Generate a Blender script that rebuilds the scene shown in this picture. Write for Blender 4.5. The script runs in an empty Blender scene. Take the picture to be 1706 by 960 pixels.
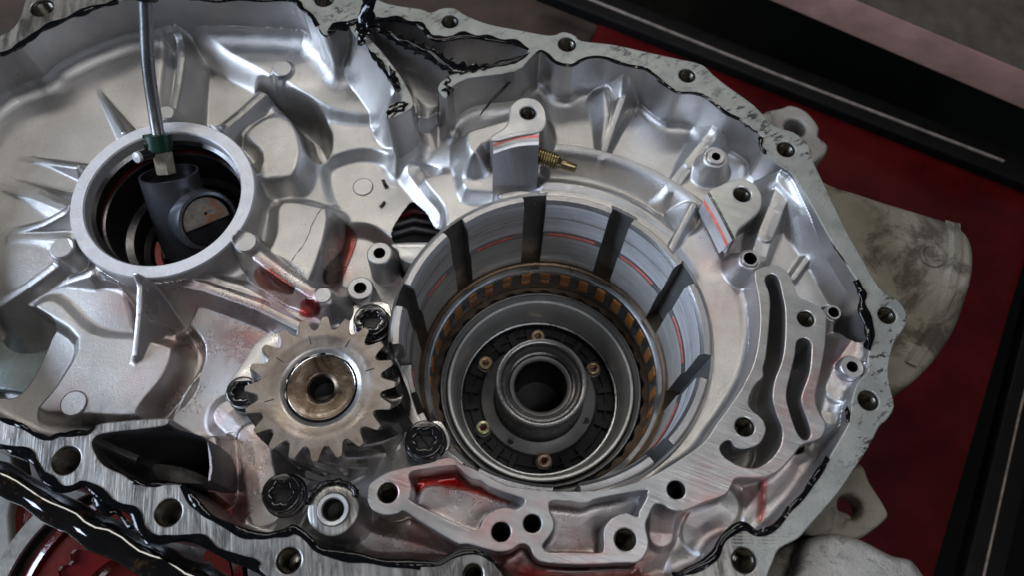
import bpy, bmesh, math, random
import numpy as np
from mathutils import Vector, Matrix
random.seed(7); RNG = np.random.default_rng(7)
SC = bpy.context.scene
COL = SC.collection
# ------------------------------------------------------------------ camera
F = 1241.0; CU, CV = 853.0, 480.0; NAD = (825.0, 1020.0); DIST = 0.42
_d = np.array([NAD[0]-CU, -(NAD[1]-CV), -F]); _d /= np.linalg.norm(_d)
_z = -_d; _x = np.array([1., 0, 0])-_z[0]*_z; _x /= np.linalg.norm(_x); _y = np.cross(_z, _x)
ROT = np.array([_x, _y, _z]); POS = ROT@np.array([0, 0, DIST])
cam = bpy.data.cameras.new('camera'); camo = bpy.data.objects.new('camera', cam); COL.objects.link(camo)
M4 = np.eye(4); M4[:3, :3] = ROT; M4[:3, 3] = POS
camo.matrix_world = Matrix(M4.tolist())
cam.sensor_width = 36; cam.lens = 36*F/1706; cam.clip_start = .01; cam.clip_end = 30
cam.dof.use_dof = True; cam.dof.focus_distance = .43; cam.dof.aperture_fstop = 8.0
SC.camera = camo
# ------------------------------------------------------------------ light (a workshop: big window left, ceiling tube, added camera-side fill)
W = bpy.data.worlds.new('World'); SC.world = W; W.use_nodes = True
W.node_tree.nodes['Background'].inputs[0].default_value = (.72, .82, 1, 1)
W.node_tree.nodes['Background'].inputs[1].default_value = .034
def area(name, loc, target, size, power, col):
    l = bpy.data.lights.new(name, 'AREA'); l.shape = 'RECTANGLE'; l.size, l.size_y = size; l.energy = power; l.color = col
    o = bpy.data.objects.new(name, l); COL.objects.link(o); o.location = loc
    o.rotation_euler = (Vector(target)-Vector(loc)).to_track_quat('-Z', 'Y').to_euler(); return o
area('window_light', (-2.3, -.25, 1.15), (0.05, 0, 0), (1.2, 1.1), 62, (.68, .80, 1))
area('overhead_fill_light', (-.25, 1.05, 1.8), (-.05, .02, 0), (2.0, .20), 10.5, (1, .955, .88))
area('overhead_fill_light', (.45, -.55, 1.9), (0.1, 0, 0), (1.3, .22), 7.5, (.97, .97, 1))  # added fill from the camera side, brightens bore wall and gear flanks
vs = SC.view_settings; vs.view_transform = 'Standard'; vs.look = 'None'; vs.exposure = 0.15; vs.gamma = 1
SC.cycles.use_denoising = True; SC.cycles.max_bounces = 8; SC.cycles.caustics_reflective = False; SC.cycles.caustics_refractive = False
SC.cycles.transparent_max_bounces = 16

# ------------------------------------------------------------------ pixel -> point at a real height
def P(u, v, z):
    r = ROT@np.array([(u-CU)/F, -(v-CV)/F, -1.]); t = (z-POS[2])/r[2]; return POS+t*r
def PX(pts, z): return np.array([P(u, v, z)[:2] for u, v in pts])
def mmpx(u, v, z):        # metres per photo pixel there
    return abs(P(u+1, v, z)[0]-P(u, v, z)[0])
def smooth(pts, n=4, closed=True):
    p = np.asarray(pts, float); N = len(p); out = []
    for i in range(N if closed else N-1):
        if closed: a, b, c, d = p[i-1], p[i], p[(i+1) % N], p[(i+2) % N]
        else: a, b, c, d = p[max(i-1, 0)], p[i], p[i+1], p[min(i+2, N-1)]
        for k in range(n):
            t = k/n
            out.append(.5*((2*b)+(c-a)*t+(2*a-5*b+4*c-d)*t*t+(-a+3*b-3*c+d)*t**3))
    if not closed: out.append(p[-1])
    return np.array(out)
def circ(c, r, n=32): 
    t = np.linspace(0, 2*np.pi, n, endpoint=False); return np.c_[c[0]+r*np.cos(t), c[1]+r*np.sin(t)]

# ------------------------------------------------------------------ materials
MATS = {}
class NT:
    def __init__(s, name):
        s.m = bpy.data.materials.new(name); s.m.use_nodes = True; s.t = s.m.node_tree; s.b = s.t.nodes['Principled BSDF']; MATS[name] = s.m
        s.out = s.t.nodes['Material Output']
        s.co = s.t.nodes.new('ShaderNodeNewGeometry').outputs['Position']
    def n(s, ty, **kw):
        x = s.t.nodes.new(ty)
        for k, v in kw.items(): setattr(x, k, v)
        return x
    def l(s, a, b): s.t.links.new(a, b)
    def noise(s, scale, detail=4, rough=.55, stretch=None, rotz=0, dist=0):
        x = s.n('ShaderNodeTexNoise'); x.inputs['Scale'].default_value = scale; x.inputs['Detail'].default_value = detail
        x.inputs['Roughness'].default_value = rough; x.inputs['Distortion'].default_value = dist
        if stretch:
            mp = s.n('ShaderNodeMapping'); mp.inputs['Scale'].default_value = stretch; mp.inputs['Rotation'].default_value = (0, 0, rotz)
            mp2 = s.n('ShaderNodeMapping'); mp2.inputs['Rotation'].default_value = (0, 0, rotz)
            mp.inputs['Rotation'].default_value = (0, 0, 0)
            s.l(s.co, mp2.inputs[0]); s.l(mp2.outputs[0], mp.inputs[0]); s.l(mp.outputs[0], x.inputs['Vector'])
        else: s.l(s.co, x.inputs['Vector'])
        return x.outputs['Fac']
    def ramp(s, fac, stops):
        x = s.n('ShaderNodeValToRGB'); s.l(fac, x.inputs[0]); e = x.color_ramp.elements
        while len(e) < len(stops): e.new(.5)
        for q, (p, c) in zip(e, stops):
            q.position = p; q.color = (c, c, c, 1) if isinstance(c, (int, float)) else (*c, 1)
        return x.outputs[0]
    def mix(s, fac, a, b):
        x = s.n('ShaderNodeMix', data_type='RGBA')
        for i, v in ((0, fac), (6, a), (7, b)):
            if hasattr(v, 'links'): s.l(v, x.inputs[i])
            else: x.inputs[i].default_value = v if i == 0 else ((*v, 1) if len(v) == 3 else v)
        return x.outputs[2]
    def math(s, op, a, b=0.):
        x = s.n('ShaderNodeMath', operation=op)
        for i, v in ((0, a), (1, b)):
            if hasattr(v, 'links'): s.l(v, x.inputs[i])
            else: x.inputs[i].default_value = v
        return x.outputs[0]
    def attr(s, name):
        x = s.n('ShaderNodeAttribute'); x.attribute_name = name; return x.outputs['Fac']
    def set(s, **kw):
        for k, v in kw.items():
            i = s.b.inputs[k.replace('_', ' ')]
            if hasattr(v, 'links'): s.l(v, i)
            elif isinstance(v, tuple): i.default_value = (*v, 1) if len(v) == 3 else v
            else: i.default_value = v
        return s
    def bump(s, h, strength=.3, dist=.001):
        x = s.n('ShaderNodeBump'); x.inputs['Strength'].default_value = strength; x.inputs['Distance'].default_value = dist
        s.l(h, x.inputs['Height'])
        if s.b.inputs['Normal'].links: s.l(s.b.inputs['Normal'].links[0].from_socket, x.inputs['Normal'])
        s.l(x.outputs[0], s.b.inputs['Normal']); return s

def cast_mat(name, c0, c1, metal=.93, r0=.28, r1=.40, oil=True):
    m = NT(name)
    col = m.ramp(m.noise(28, 5, .6), [(.3, c0), (.7, c1)])
    spot = m.ramp(m.noise(420, 2, .5), [(.68, 0.), (.74, 1.)])
    big = m.ramp(m.noise(60, 3, .6), [(.5, 0.), (.62, 1.)])
    col = m.mix(m.math('MULTIPLY', m.math('MULTIPLY', spot, big), .55), col, (.10, .095, .09))
    fine = m.ramp(m.noise(1500, 3, .6), [(.3, .86), (.7, 1.)])
    x = m.n('ShaderNodeMix', data_type='RGBA', blend_type='MULTIPLY'); x.inputs[0].default_value = 1; m.l(col, x.inputs[6]); m.l(fine, x.inputs[7]); col = x.outputs[2]
    rough = m.ramp(m.noise(45, 4, .6), [(.3, r0), (.7, r1)])
    if oil:
        o = m.attr('oil'); w = m.attr('wet')
        brk = m.ramp(m.noise(70, 5, .65, dist=.6), [(.35, .25), (.65, 1.)])
        col = m.mix(m.math('MULTIPLY', o, brk), col, (.42, .06, .05))
        so = m.attr('recess_shade'); col = m.mix(m.math('MULTIPLY', so, brk), col, (.03, .028, .028))  # shade of the recesses mixed into the base colour
        rg = m.n('ShaderNodeMix', data_type='FLOAT'); m.l(m.math('MULTIPLY', w, brk), rg.inputs[0]); m.l(rough, rg.inputs[2]); rg.inputs[3].default_value = .2; rough = rg.outputs[0]
        m.set(Coat_Weight=m.math('MAXIMUM', m.math('MULTIPLY', w, brk), .22), Coat_Roughness=.08)
    m.set(Base_Color=col, Roughness=rough, Metallic=metal)
    m.bump(m.noise(850, 5, .75), .36, .0008).bump(m.noise(160, 3, .5), .06, .0016)
    return m
cast_mat('cast', (.46, .447, .435), (.62, .605, .59))
cast_mat('cast_plain', (.46, .455, .46), (.62, .61, .61), oil=False)
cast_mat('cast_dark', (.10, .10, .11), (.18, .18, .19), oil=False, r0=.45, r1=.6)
m = cast_mat('cast_dirty', (.25, .225, .165), (.42, .385, .31), metal=.35, r0=.5, r1=.75, oil=False)
m.bump(m.noise(75, 8, .75), .9, .003)
g = m.ramp(m.noise(22, 6, .7, dist=.8), [(.52, 0.), (.62, 1.)])
m.set(Base_Color=m.mix(m.math('MULTIPLY', g, .8), m.b.inputs['Base Color'].links[0].from_socket, (.07, .055, .04)))
m = cast_mat('cast_white', (.36, .345, .32), (.56, .55, .53), metal=.5, r0=.38, r1=.6, oil=False)
m.bump(m.noise(90, 6, .75), .6, .002); g = m.ramp(m.noise(45, 6, .75, dist=.6), [(.54, 0.), (.66, 1.)]); m.set(Base_Color=m.mix(m.math('MULTIPLY', g, .75), m.b.inputs['Base Color'].links[0].from_socket, (.09, .075, .06)))

def machined(name, c0, c1, rough=.3, rotz=0., lines=1.0, metal=.95):
    m = NT(name)
    st = m.noise(1, 3, .6, (35, 900, 35), rotz); st2 = m.noise(1, 3, .6, (14, 240, 14), rotz)
    col = m.mix(m.ramp(st2, [(.3, 0.), (.7, 1.)]), c0, c1)
    stain = m.ramp(m.noise(38, 5, .65, dist=.7), [(.48, 0.), (.68, 1.)])
    col = m.mix(m.math('MULTIPLY', stain, .35), col, (.38, .33, .31))
    m.set(Base_Color=col, Metallic=metal, Roughness=m.ramp(m.noise(50, 4), [(.3, rough), (.7, rough+.14)]))
    m.bump(st, .25*lines, .0005).bump(m.noise(700, 3), .06, .0004)
    return m
machined('machined', (.60, .60, .60), (.70, .70, .69), .28, .5)
machined('machined_arc', (.52, .52, .54), (.62, .62, .64), .3, 1.2)
m = machined('plate_machined', (.47, .485, .475), (.62, .625, .615), .29, .35, 1.4, .85)
o = m.attr('oil'); pk = m.ramp(m.noise(55, 5, .6, dist=.5), [(.35, 0.), (.7, 1.)])
m.set(Base_Color=m.mix(m.math('MULTIPLY', m.math('MULTIPLY', o, pk), .75), m.b.inputs['Base Color'].links[0].from_socket, (.55, .22, .20)))
# flange faces: milled bottom run, residue-covered top run
m = machined('flange_milled', (.19, .185, .175), (.46, .45, .425), .34, 1.42, 1.8)
blk = m.ramp(m.noise(1, 6, .75, (26, 120, 26), 1.42, .4), [(.49, 0.), (.60, 1.)])
m.set(Base_Color=m.mix(m.math('MULTIPLY', blk, .85), m.b.inputs['Base Color'].links[0].from_socket, (.09, .085, .08)))
m = NT('flange_residue')
base = m.ramp(m.noise(55, 5, .6), [(.3, (.27, .28, .26)), (.7, (.40, .405, .375))])
sm = m.ramp(m.noise(1, 6, .78, (90, 170, 90), 2.6, .25), [(.535, 0.), (.60, 1.)])
reg = m.ramp(m.noise(13, 3, .5), [(.46, 0.), (.58, 1.)])
m.set(Base_Color=m.mix(m.math('MULTIPLY', m.math('MULTIPLY', sm, reg), .93), base, (.03, .03, .03)), Metallic=.45, Roughness=m.ramp(m.noise(90, 4), [(.3, .34), (.7, .52)]))
m.bump(m.noise(500, 4, .6), .25, .0006).bump(sm, .2, .0006)
# rubbery black sealant
m = NT('sealant'); m.set(Base_Color=(.003, .003, .0035), Roughness=m.ramp(m.noise(150, 3), [(.35, .06), (.65, .18)]), Specular_IOR_Level=.45)
m.bump(m.noise(170, 2, .5), .5, .0014)
def simple(name, col, rough, metal=0., var=.18, sc=60, bump=.15, bs=500, **kw):
    m = NT(name); a = tuple(c*(1-var) for c in col); b = tuple(min(1, c*(1+var)) for c in col)
    m.set(Base_Color=m.ramp(m.noise(sc, 5, .6), [(.3, a), (.7, b)]), Roughness=m.ramp(m.noise(sc*1.3, 4), [(.3, rough*.8), (.7, rough*1.25)]), Metallic=metal, **kw)
    if bump: m.bump(m.noise(bs, 4, .6), bump, .0006)
    return m
simple('dark_steel', (.085, .083, .085), .26, .9)
simple('black_oxide', (.045, .043, .045), .18, .8, Coat_Weight=.8, Coat_Roughness=.05)
simple('hole', (.20, .185, .155), .24, .95)
simple('hole_dark', (.03, .028, .026), .3, .8)
simple('bore_grey', (.66, .65, .62), .34, .4, .1)
simple('bore_band', (.78, .78, .80), .34, .4, .1)
for nm in ('bore_grey', 'bore_band'):
    q_ = NT.__new__(NT); q_.m = MATS[nm]; q_.t = q_.m.node_tree; q_.b = q_.t.nodes['Principled BSDF']; q_.co = q_.n('ShaderNodeNewGeometry').outputs['Position']; st_ = q_.noise(1, 4, .7, (5, 5, 700)); q_.bump(st_, .3, .0004)
    sc_ = q_.ramp(q_.noise(1, 5, .7, (16, 16, 260)), [(.35, .72), (.65, 1.)]); x_ = q_.n('ShaderNodeMix', data_type='RGBA', blend_type='MULTIPLY'); x_.inputs[0].default_value = 1; q_.l(q_.b.inputs['Base Color'].links[0].from_socket, x_.inputs[6]); q_.l(sc_, x_.inputs[7]); q_.l(x_.outputs[2], q_.b.inputs['Base Color'])
simple('retainer_steel', (.52, .50, .48), .3, .85, .2, 50, Coat_Weight=.5, Coat_Roughness=.06)
simple('bore_pale', (.50, .495, .49), .42, .8, .12)
simple('sleeve_silver', (.72, .72, .71), .3, .6, .08)
simple('ring_face', (.70, .70, .72), .45, .5, .12, 60, .6, 700)
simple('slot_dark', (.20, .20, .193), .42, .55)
simple('steel_ring', (.42, .43, .435), .3, 1., .1)
simple('steel_bright', (.52, .53, .53), .16, 1., .08)
simple('steel_brown', (.17, .125, .09), .3, .9)
simple('hub_grey', (.17, .165, .16), .42, .5)
simple('satin_steel', (.66, .67, .66), .36, .5, .08, Coat_Weight=.6, Coat_Roughness=.08)
simple('satin_dark', (.20, .20, .205), .26, .7, .1, Coat_Weight=.6, Coat_Roughness=.06)
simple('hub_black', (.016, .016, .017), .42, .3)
simple('friction', (.44, .165, .03), .5, 0., .35, 120, Coat_Weight=.3)
simple('screw_brass', (.50, .36, .20), .28, .95)
simple('screw_olive', (.42, .42, .24), .28, .95)
simple('screw_copper', (.62, .42, .32), .28, .95)
simple('stud_brass', (.36, .29, .16), .26, .95)
simple('red_oil_deep', (.12, .008, .008), .12, 0., .3, Coat_Weight=1.)
simple('red_line', (.62, .17, .14), .3, .3, .25, 200)
simple('tool_grey', (.13, .135, .15), .3, .75, .15)
simple('gear_flank', (.42, .40, .39), .2, .9, .3, 90, Coat_Weight=.6, Coat_Roughness=.05)
simple('gear_step', (.36, .34, .32), .34, .85, .25, 70)
simple('panel_green', (.17, .20, .19), .42, .6, .15, 60, .6, 420)
simple('rod_steel', (.30, .30, .30), .3, .9)
simple('green_band', (.003, .035, .02), .35, 0.)
simple('nut_tan', (.45, .40, .30), .4, .6, .35, 200)
simple('white_pin', (.62, .62, .60), .4, .2)
m = simple('rusty', (.27, .25, .215), .6, .35, .3, 250, .5)
ru = m.ramp(m.noise(160, 5, .7), [(.52, 0.), (.6, 1.)]); m.set(Base_Color=m.mix(ru, m.b.inputs['Base Color'].links[0].from_socket, (.34, .15, .06)))
simple('drum_red', (.14, .02, .015), .2, .2, .3, Coat_Weight=1.)
simple('salmon_plastic', (.62, .16, .13), .4, 0.)
m = simple('red_paint', (.068, .004, .005), .22, 0., .4, 18, .25, 60)
simple('black_paint', (.004, .004, .004), .55, 0., Specular_IOR_Level=.15)
simple('edge_pale', (.24, .20, .17), .5, .2, .4, 120)
simple('dark_floor', (.0025, .003, .002), .6, 0., .5, 12, Specular_IOR_Level=.15)
simple('bench_brown', (.055, .034, .024), .6, 0., .35, 20)
simple('slab_pink', (.33, .185, .148), .8, 0., .2, 35, .6, 160)
simple('slab_top', (.06, .047, .036), .85, 0., .3, 60, .6, 160)
simple('tarp_grey', (.30, .29, .27), .5, .2, .3, 40)
simple('drum_beige', (.27, .25, .22), .3, .7, .3, 60, Coat_Weight=.6)
m = simple('oily_bar', (.004, .0035, .003), .07, 0., .6, 60, .12, 140, Coat_Weight=1.)
ru = m.ramp(m.noise(70, 6, .7), [(.58, 0.), (.66, 1.)]); m.set(Base_Color=m.mix(ru, m.b.inputs['Base Color'].links[0].from_socket, (.05, .025, .011)))
# gear steel: brownish varnish over steel, concentric turning marks come from the shape
m = NT('gear_face')
gc = m.ramp(m.noise(45, 5, .65, dist=.5), [(.3, (.16, .12, .085)), (.5, (.29, .245, .205)), (.75, (.43, .40, .37))])
m.set(Base_Color=gc, Metallic=.75, Roughness=m.ramp(m.noise(80, 4), [(.3, .3), (.7, .5)])); m.bump(m.noise(900, 3), .2, .0005)
m = NT('shaft_end')
gc = m.ramp(m.noise(60, 5, .65, dist=.5), [(.38, (.035, .022, .014)), (.55, (.15, .11, .075)), (.72, (.42, .39, .35))])
m.set(Base_Color=gc, Metallic=.9, Roughness=.36, Coat_Weight=.25, Coat_Roughness=.08); m.bump(m.noise(700, 3), .15, .0005)
wv = m.n('ShaderNodeTexWave', wave_type='RINGS', rings_direction='Z'); wv.inputs['Scale'].default_value = 260; wv.inputs['Distortion'].default_value = .4; tc = m.n('ShaderNodeTexCoord'); m.l(tc.outputs['Object'], wv.inputs['Vector']); m.bump(wv.outputs['Fac'], .07, .0004)
# thin red transmission fluid: tinted clear film with a glossy skin
def fluid(name, col, density):
    m = NT(name); t = m.t; t.nodes.remove(m.b); th = m.attr('thick')
    tr = m.n('ShaderNodeBsdfTransparent'); m.l(m.mix(th, (1, 1, 1), col), tr.inputs[0])
    di = m.n('ShaderNodeBsdfDiffuse'); di.inputs[0].default_value = (.20, .006, .006, 1)
    mx0 = m.n('ShaderNodeMixShader'); m.l(m.math('MULTIPLY', th, density), mx0.inputs[0]); m.l(tr.outputs[0], mx0.inputs[1]); m.l(di.outputs[0], mx0.inputs[2])
    gl = m.n('ShaderNodeBsdfGlossy'); gl.inputs['Roughness'].default_value = .04
    fr = m.n('ShaderNodeFresnel'); fr.inputs[0].default_value = 1.47
    b = m.n('ShaderNodeBump'); b.inputs['Strength'].default_value = .2; b.inputs['Distance'].default_value = .001; m.l(m.noise(90, 2), b.inputs['Height'])
    m.l(b.outputs[0], gl.inputs['Normal']); m.l(b.outputs[0], fr.inputs['Normal'])
    mx = m.n('ShaderNodeMixShader'); m.l(m.math('MULTIPLY', fr.outputs[0], m.ramp(th, [(0., 0.), (.25, 1.)])), mx.inputs[0]); m.l(mx0.outputs[0], mx.inputs[1]); m.l(gl.outputs[0], mx.inputs[2])
    m.l(mx.outputs[0], m.out.inputs[0])
fluid('fluid_red', (.94, .48, .42), .03)
fluid('fluid_pale', (.95, .75, .72), .0)
fluid('fluid_deep', (.80, .13, .10), .08)

# ------------------------------------------------------------------ object helpers
def link(name, me, mats=(), parent=None, loc=None, smooth_ang=35):
    o = bpy.data.objects.new(name, me); COL.objects.link(o)
    for k in mats: me.materials.append(MATS[k])
    if parent is not None: o.parent = parent
    if loc is not None: o.location = loc
    if smooth_ang and len(me.polygons):
        me.polygons.foreach_set('use_smooth', [True]*len(me.polygons)); me.set_sharp_from_angle(angle=math.radians(smooth_ang))
    return o
def thing(name, label, cat, loc=(0, 0, 0), group=None):
    o = bpy.data.objects.new(name, None); COL.objects.link(o); o.location = loc; o['label'] = label; o['category'] = cat
    if group: o['group'] = group
    return o
def tag(o, label, cat, group=None):
    o['label'] = label; o['category'] = cat
    if group: o['group'] = group
    return o
def mesh(name, v, f, mi=None):
    me = bpy.data.meshes.new(name); me.from_pydata([tuple(map(float, q)) for q in v], [], f); 
    if mi is not None: me.polygons.foreach_set('material_index', mi)
    me.update(); return me
def lathe(prof, n=64, a0=0., a1=360., c=(0, 0), mats=None, cap=False):
    full = abs(a1-a0) >= 359.9; m = n if full else n+1; v = []; f = []; mi = []; k = len(prof)
    for i in range(m):
        t = math.radians(a0+(a1-a0)*i/n)
        for r, z in prof: v.append((c[0]+r*math.cos(t), c[1]+r*math.sin(t), z))
    for i in range(n):
        j = (i+1) % m
        for q in range(k-1):
            f.append((i*k+q, j*k+q, j*k+q+1, i*k+q+1)); mi.append(mats[q] if mats else 0)
    if cap and not full:
        f.append(tuple(range(k))); f.append(tuple(reversed([n*k+q for q in range(k)]))); mi += [0, 0] if not mats else [max(mats)]*2
    me = mesh('lathe', v, f, mi)
    bm = bmesh.new(); bm.from_mesh(me); bmesh.ops.recalc_face_normals(bm, faces=bm.faces); bm.to_mesh(me); bm.free()
    return me
def extrude(outer, holes, ztop, depth, bevel=.0006, segs=1):
    """outline (world xy) with holes as a solid whose top is at ztop"""
    cu = bpy.data.curves.new('outline', 'CURVE'); cu.dimensions = '2D'; cu.fill_mode = 'BOTH'
    for poly in [outer]+list(holes):
        s = cu.splines.new('POLY'); s.points.add(len(poly)-1); s.use_cyclic_u = True
        s.points.foreach_set('co', np.c_[poly, np.zeros(len(poly)), np.ones(len(poly))].ravel())
    cu.extrude = depth/2-bevel
    if bevel: cu.bevel_depth = bevel; cu.bevel_resolution = segs; cu.offset = -bevel
    o = bpy.data.objects.new('tmp', cu); COL.objects.link(o); dg = bpy.context.evaluated_depsgraph_get()
    me = bpy.data.meshes.new_from_object(o.evaluated_get(dg)); bpy.data.objects.remove(o); bpy.data.curves.remove(cu)
    n = len(me.vertices); co = np.empty(n*3); me.vertices.foreach_get('co', co); co = co.reshape(-1, 3); co[:, 2] += ztop-depth/2
    me.vertices.foreach_set('co', co.ravel())
    bm = bmesh.new(); bm.from_mesh(me); bmesh.ops.remove_doubles(bm, verts=bm.verts, dist=1e-6); bmesh.ops.recalc_face_normals(bm, faces=bm.faces); bm.to_mesh(me); bm.free()
    me.materials.clear()
    return me
def top_mat(me, zmin, ntop=1, nside=0, pick=None):
    for p in me.polygons:
        if p.normal.z > .35 and p.center.z > zmin: p.material_index = pick(p.center) if pick else ntop
        else: p.material_index = nside
def wob(n, amp, k):
    t = np.linspace(0, 1, n); s = np.zeros(n)
    for q in range(6): s += RNG.normal()*np.sin(2*np.pi*(t*k*(.4+RNG.random()*1.6)+RNG.random()))
    return amp*s/2.2
def tube(path, rad, nr=10, flat=1., jitter=0., jk=30, lump=0., twist=0.):
    p = np.asarray(path, float); n = len(p); rad = np.broadcast_to(rad, (n,)).copy()
    if lump: rad *= np.clip(1+wob(n, lump, jk), .3, 2.6)
    if jitter:
        p = p+np.c_[wob(n, jitter, jk), wob(n, jitter, jk), wob(n, jitter*.4, jk)]
    t = np.gradient(p, axis=0); t /= np.linalg.norm(t, axis=1)[:, None]+1e-12
    up = np.array([0, 0, 1.]) if abs(t[:, 2]).mean() < .8 else np.array([1., 0, 0])
    s = np.cross(t, up); s /= np.linalg.norm(s, axis=1)[:, None]+1e-12; w = np.cross(s, t)
    v = []; f = []
    for i in range(n):
        for k in range(nr):
            a = 2*math.pi*k/nr+twist*i
            v.append(p[i]+rad[i]*(math.cos(a)*s[i]+flat*math.sin(a)*w[i]))
    for i in range(n-1):
        for k in range(nr): f.append((i*nr+k, i*nr+(k+1) % nr, (i+1)*nr+(k+1) % nr, (i+1)*nr+k))
    f.append(tuple(range(nr))); f.append(tuple(reversed(range((n-1)*nr, n*nr))))
    me = mesh('tube', v, f); bm = bmesh.new(); bm.from_mesh(me); bmesh.ops.recalc_face_normals(bm, faces=bm.faces); bm.to_mesh(me); bm.free(); return me
def resample(p, step):
    p = np.asarray(p, float); L = np.r_[0, np.cumsum(np.linalg.norm(np.diff(p, axis=0), axis=1))]; n = max(3, int(L[-1]/step)); s = np.linspace(0, L[-1], n)
    return np.c_[tuple(np.interp(s, L, p[:, k]) for k in range(p.shape[1]))]
def bead(name, px, z, r, parent, mat='sealant', lump=.3, jit=.0006, flat=.5, closed=False):
    r *= .68; jit *= .6; w = np.array([P(u, v, z) for u, v in px]); w = smooth(w, 5, False); w = resample(w, .0016)
    rr = np.full(len(w), r); k = min(6, len(w)//3); rr[:k] *= np.linspace(.25, 1, k); rr[-k:] *= np.linspace(1, .25, k)
    return link(name, tube(w, rr, 8, flat, jit, max(2, len(w)/32), lump*.55), [mat], parent, smooth_ang=80)

# ================================================================== the gearbox housing
H = thing('gearbox_housing', 'large opened cast aluminium gearbox housing with machined rim and two bores', 'gearbox housing')
AX = (0.0242, -0.0152)              # axis of the big clutch bore
BR = (-0.2187, 0.0722)              # axis of the small bearing bore
OUT = [(0,59),(25,42),(37,17),(42,0),(55,-22),(90,-30),(200,-50),(400,-60),(560,-50),(620,-8),(650,6),(701,14),(718,20),(735,13),(758,13),(777,25),(814,39),(860,48),(916,58),(938,52),(958,58),(969,67),(1020,73),(1071,84),(1135,98),(1158,103),(1175,110),(1189,124),(1217,146),(1256,174),(1290,208),(1322,219),(1340,233),(1352,248),(1354,264),(1372,303),(1392,345),(1417,396),(1440,435),(1457,466),(1474,488),(1494,499),(1508,516),(1511,539),(1497,561),(1488,578),(1480,618),(1485,651),(1490,679),(1478,700),(1465,712),(1448,746),(1423,783),(1403,814),(1375,848),(1350,876),(1330,898),(1299,915),(1288,938),(1279,960),(1265,1000),(1100,1040),(900,1040),(700,1035),(560,1015),(480,985),(439,957),(422,940),(400,929),(360,915),(332,898),(307,893),(281,898),(259,898),(242,881),(228,856),(203,842),(174,828),(158,814),(138,805),(124,810),(104,812),(82,802),(70,783),(56,763),(25,749),(0,742),(-60,730),(-200,650),(-280,400),(-180,170),(-60,90)]
IN = [(0,87),(34,76),(56,56),(98,34),(141,17),(197,1),(300,-9),(400,-9),(487,-2),(504,14),(518,25),(530,42),(538,55),(549,57),(560,45),(577,40),(589,56),(606,73),(623,90),(645,113),(665,143),(668,166),(650,172),(642,183),(645,196),(665,191),(690,173),(673,135),(656,110),(634,82),(611,57),(606,43),(618,36),(634,51),(659,70),(687,82),(730,107),(752,121),(734,136),(730,149),(744,163),(755,143),(786,129),(859,118),(882,98),(893,88),(902,84),(915,92),(925,103),(940,108),(955,108),(968,100),(983,95),(1005,95),(1025,102),(1050,109),(1075,114),(1090,125),(1108,140),(1130,153),(1155,155),(1175,160),(1190,172),(1210,188),(1235,200),(1268,225),(1270,247),(1279,259),(1293,272),(1308,281),(1322,292),(1336,314),(1353,343),(1378,388),(1409,438),(1429,469),(1438,490),(1439,511),(1446,539),(1453,561),(1449,581),(1445,601),(1446,618),(1428,640),(1418,671),(1416,699),(1406,721),(1381,763),(1358,797),(1339,825),(1319,848),(1291,878),(1274,887),(1249,884),(1234,884),(1214,890),(1197,907),(1186,932),(1164,946),(1121,962),(1060,975),(960,985),(860,975),(834,952),(820,935),(800,921),(777,918),(752,926),(730,940),(701,940),(634,935),(600,929),(561,923),(530,915),(513,895),(490,878),(478,884),(444,894),(416,890),(385,876),(352,862),(332,845),(315,822),(301,809),(270,807),(248,811),(222,802),(197,788),(174,777),(160,760),(153,738),(169,724),(225,717),(270,711),(281,703),(273,697),(180,704),(158,710),(146,721),(124,722),(98,724),(84,732),(65,727),(39,712),(0,698),(-60,680),(-170,600),(-210,400),(-120,180),(-50,110)]
CAV = [(625,29),(662,32),(701,42),(718,59),(732,65),(772,58),(814,63),(859,70),(880,82),(866,97),(828,107),(786,111),(757,103),(727,84),(701,73),(673,62),(639,45)]
FHOLES = [(70,12,19),(540,-2,16),(750,35,14),(945,73,15),(1145,125,14),(1310,248,15),(1478,526,15),(1447,668,17),(1240,935,20),(110,768,24),(280,855,23),(481,935,21),(788,958,17)]
fo = smooth(PX(OUT, 0), 3); fi = smooth(PX(IN, 0), 3); fc = smooth(PX(CAV, 0), 3)
hol = [(P(u, v, 0)[:2], r*mmpx(u, v, 0)) for u, v, r in FHOLES]

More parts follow.
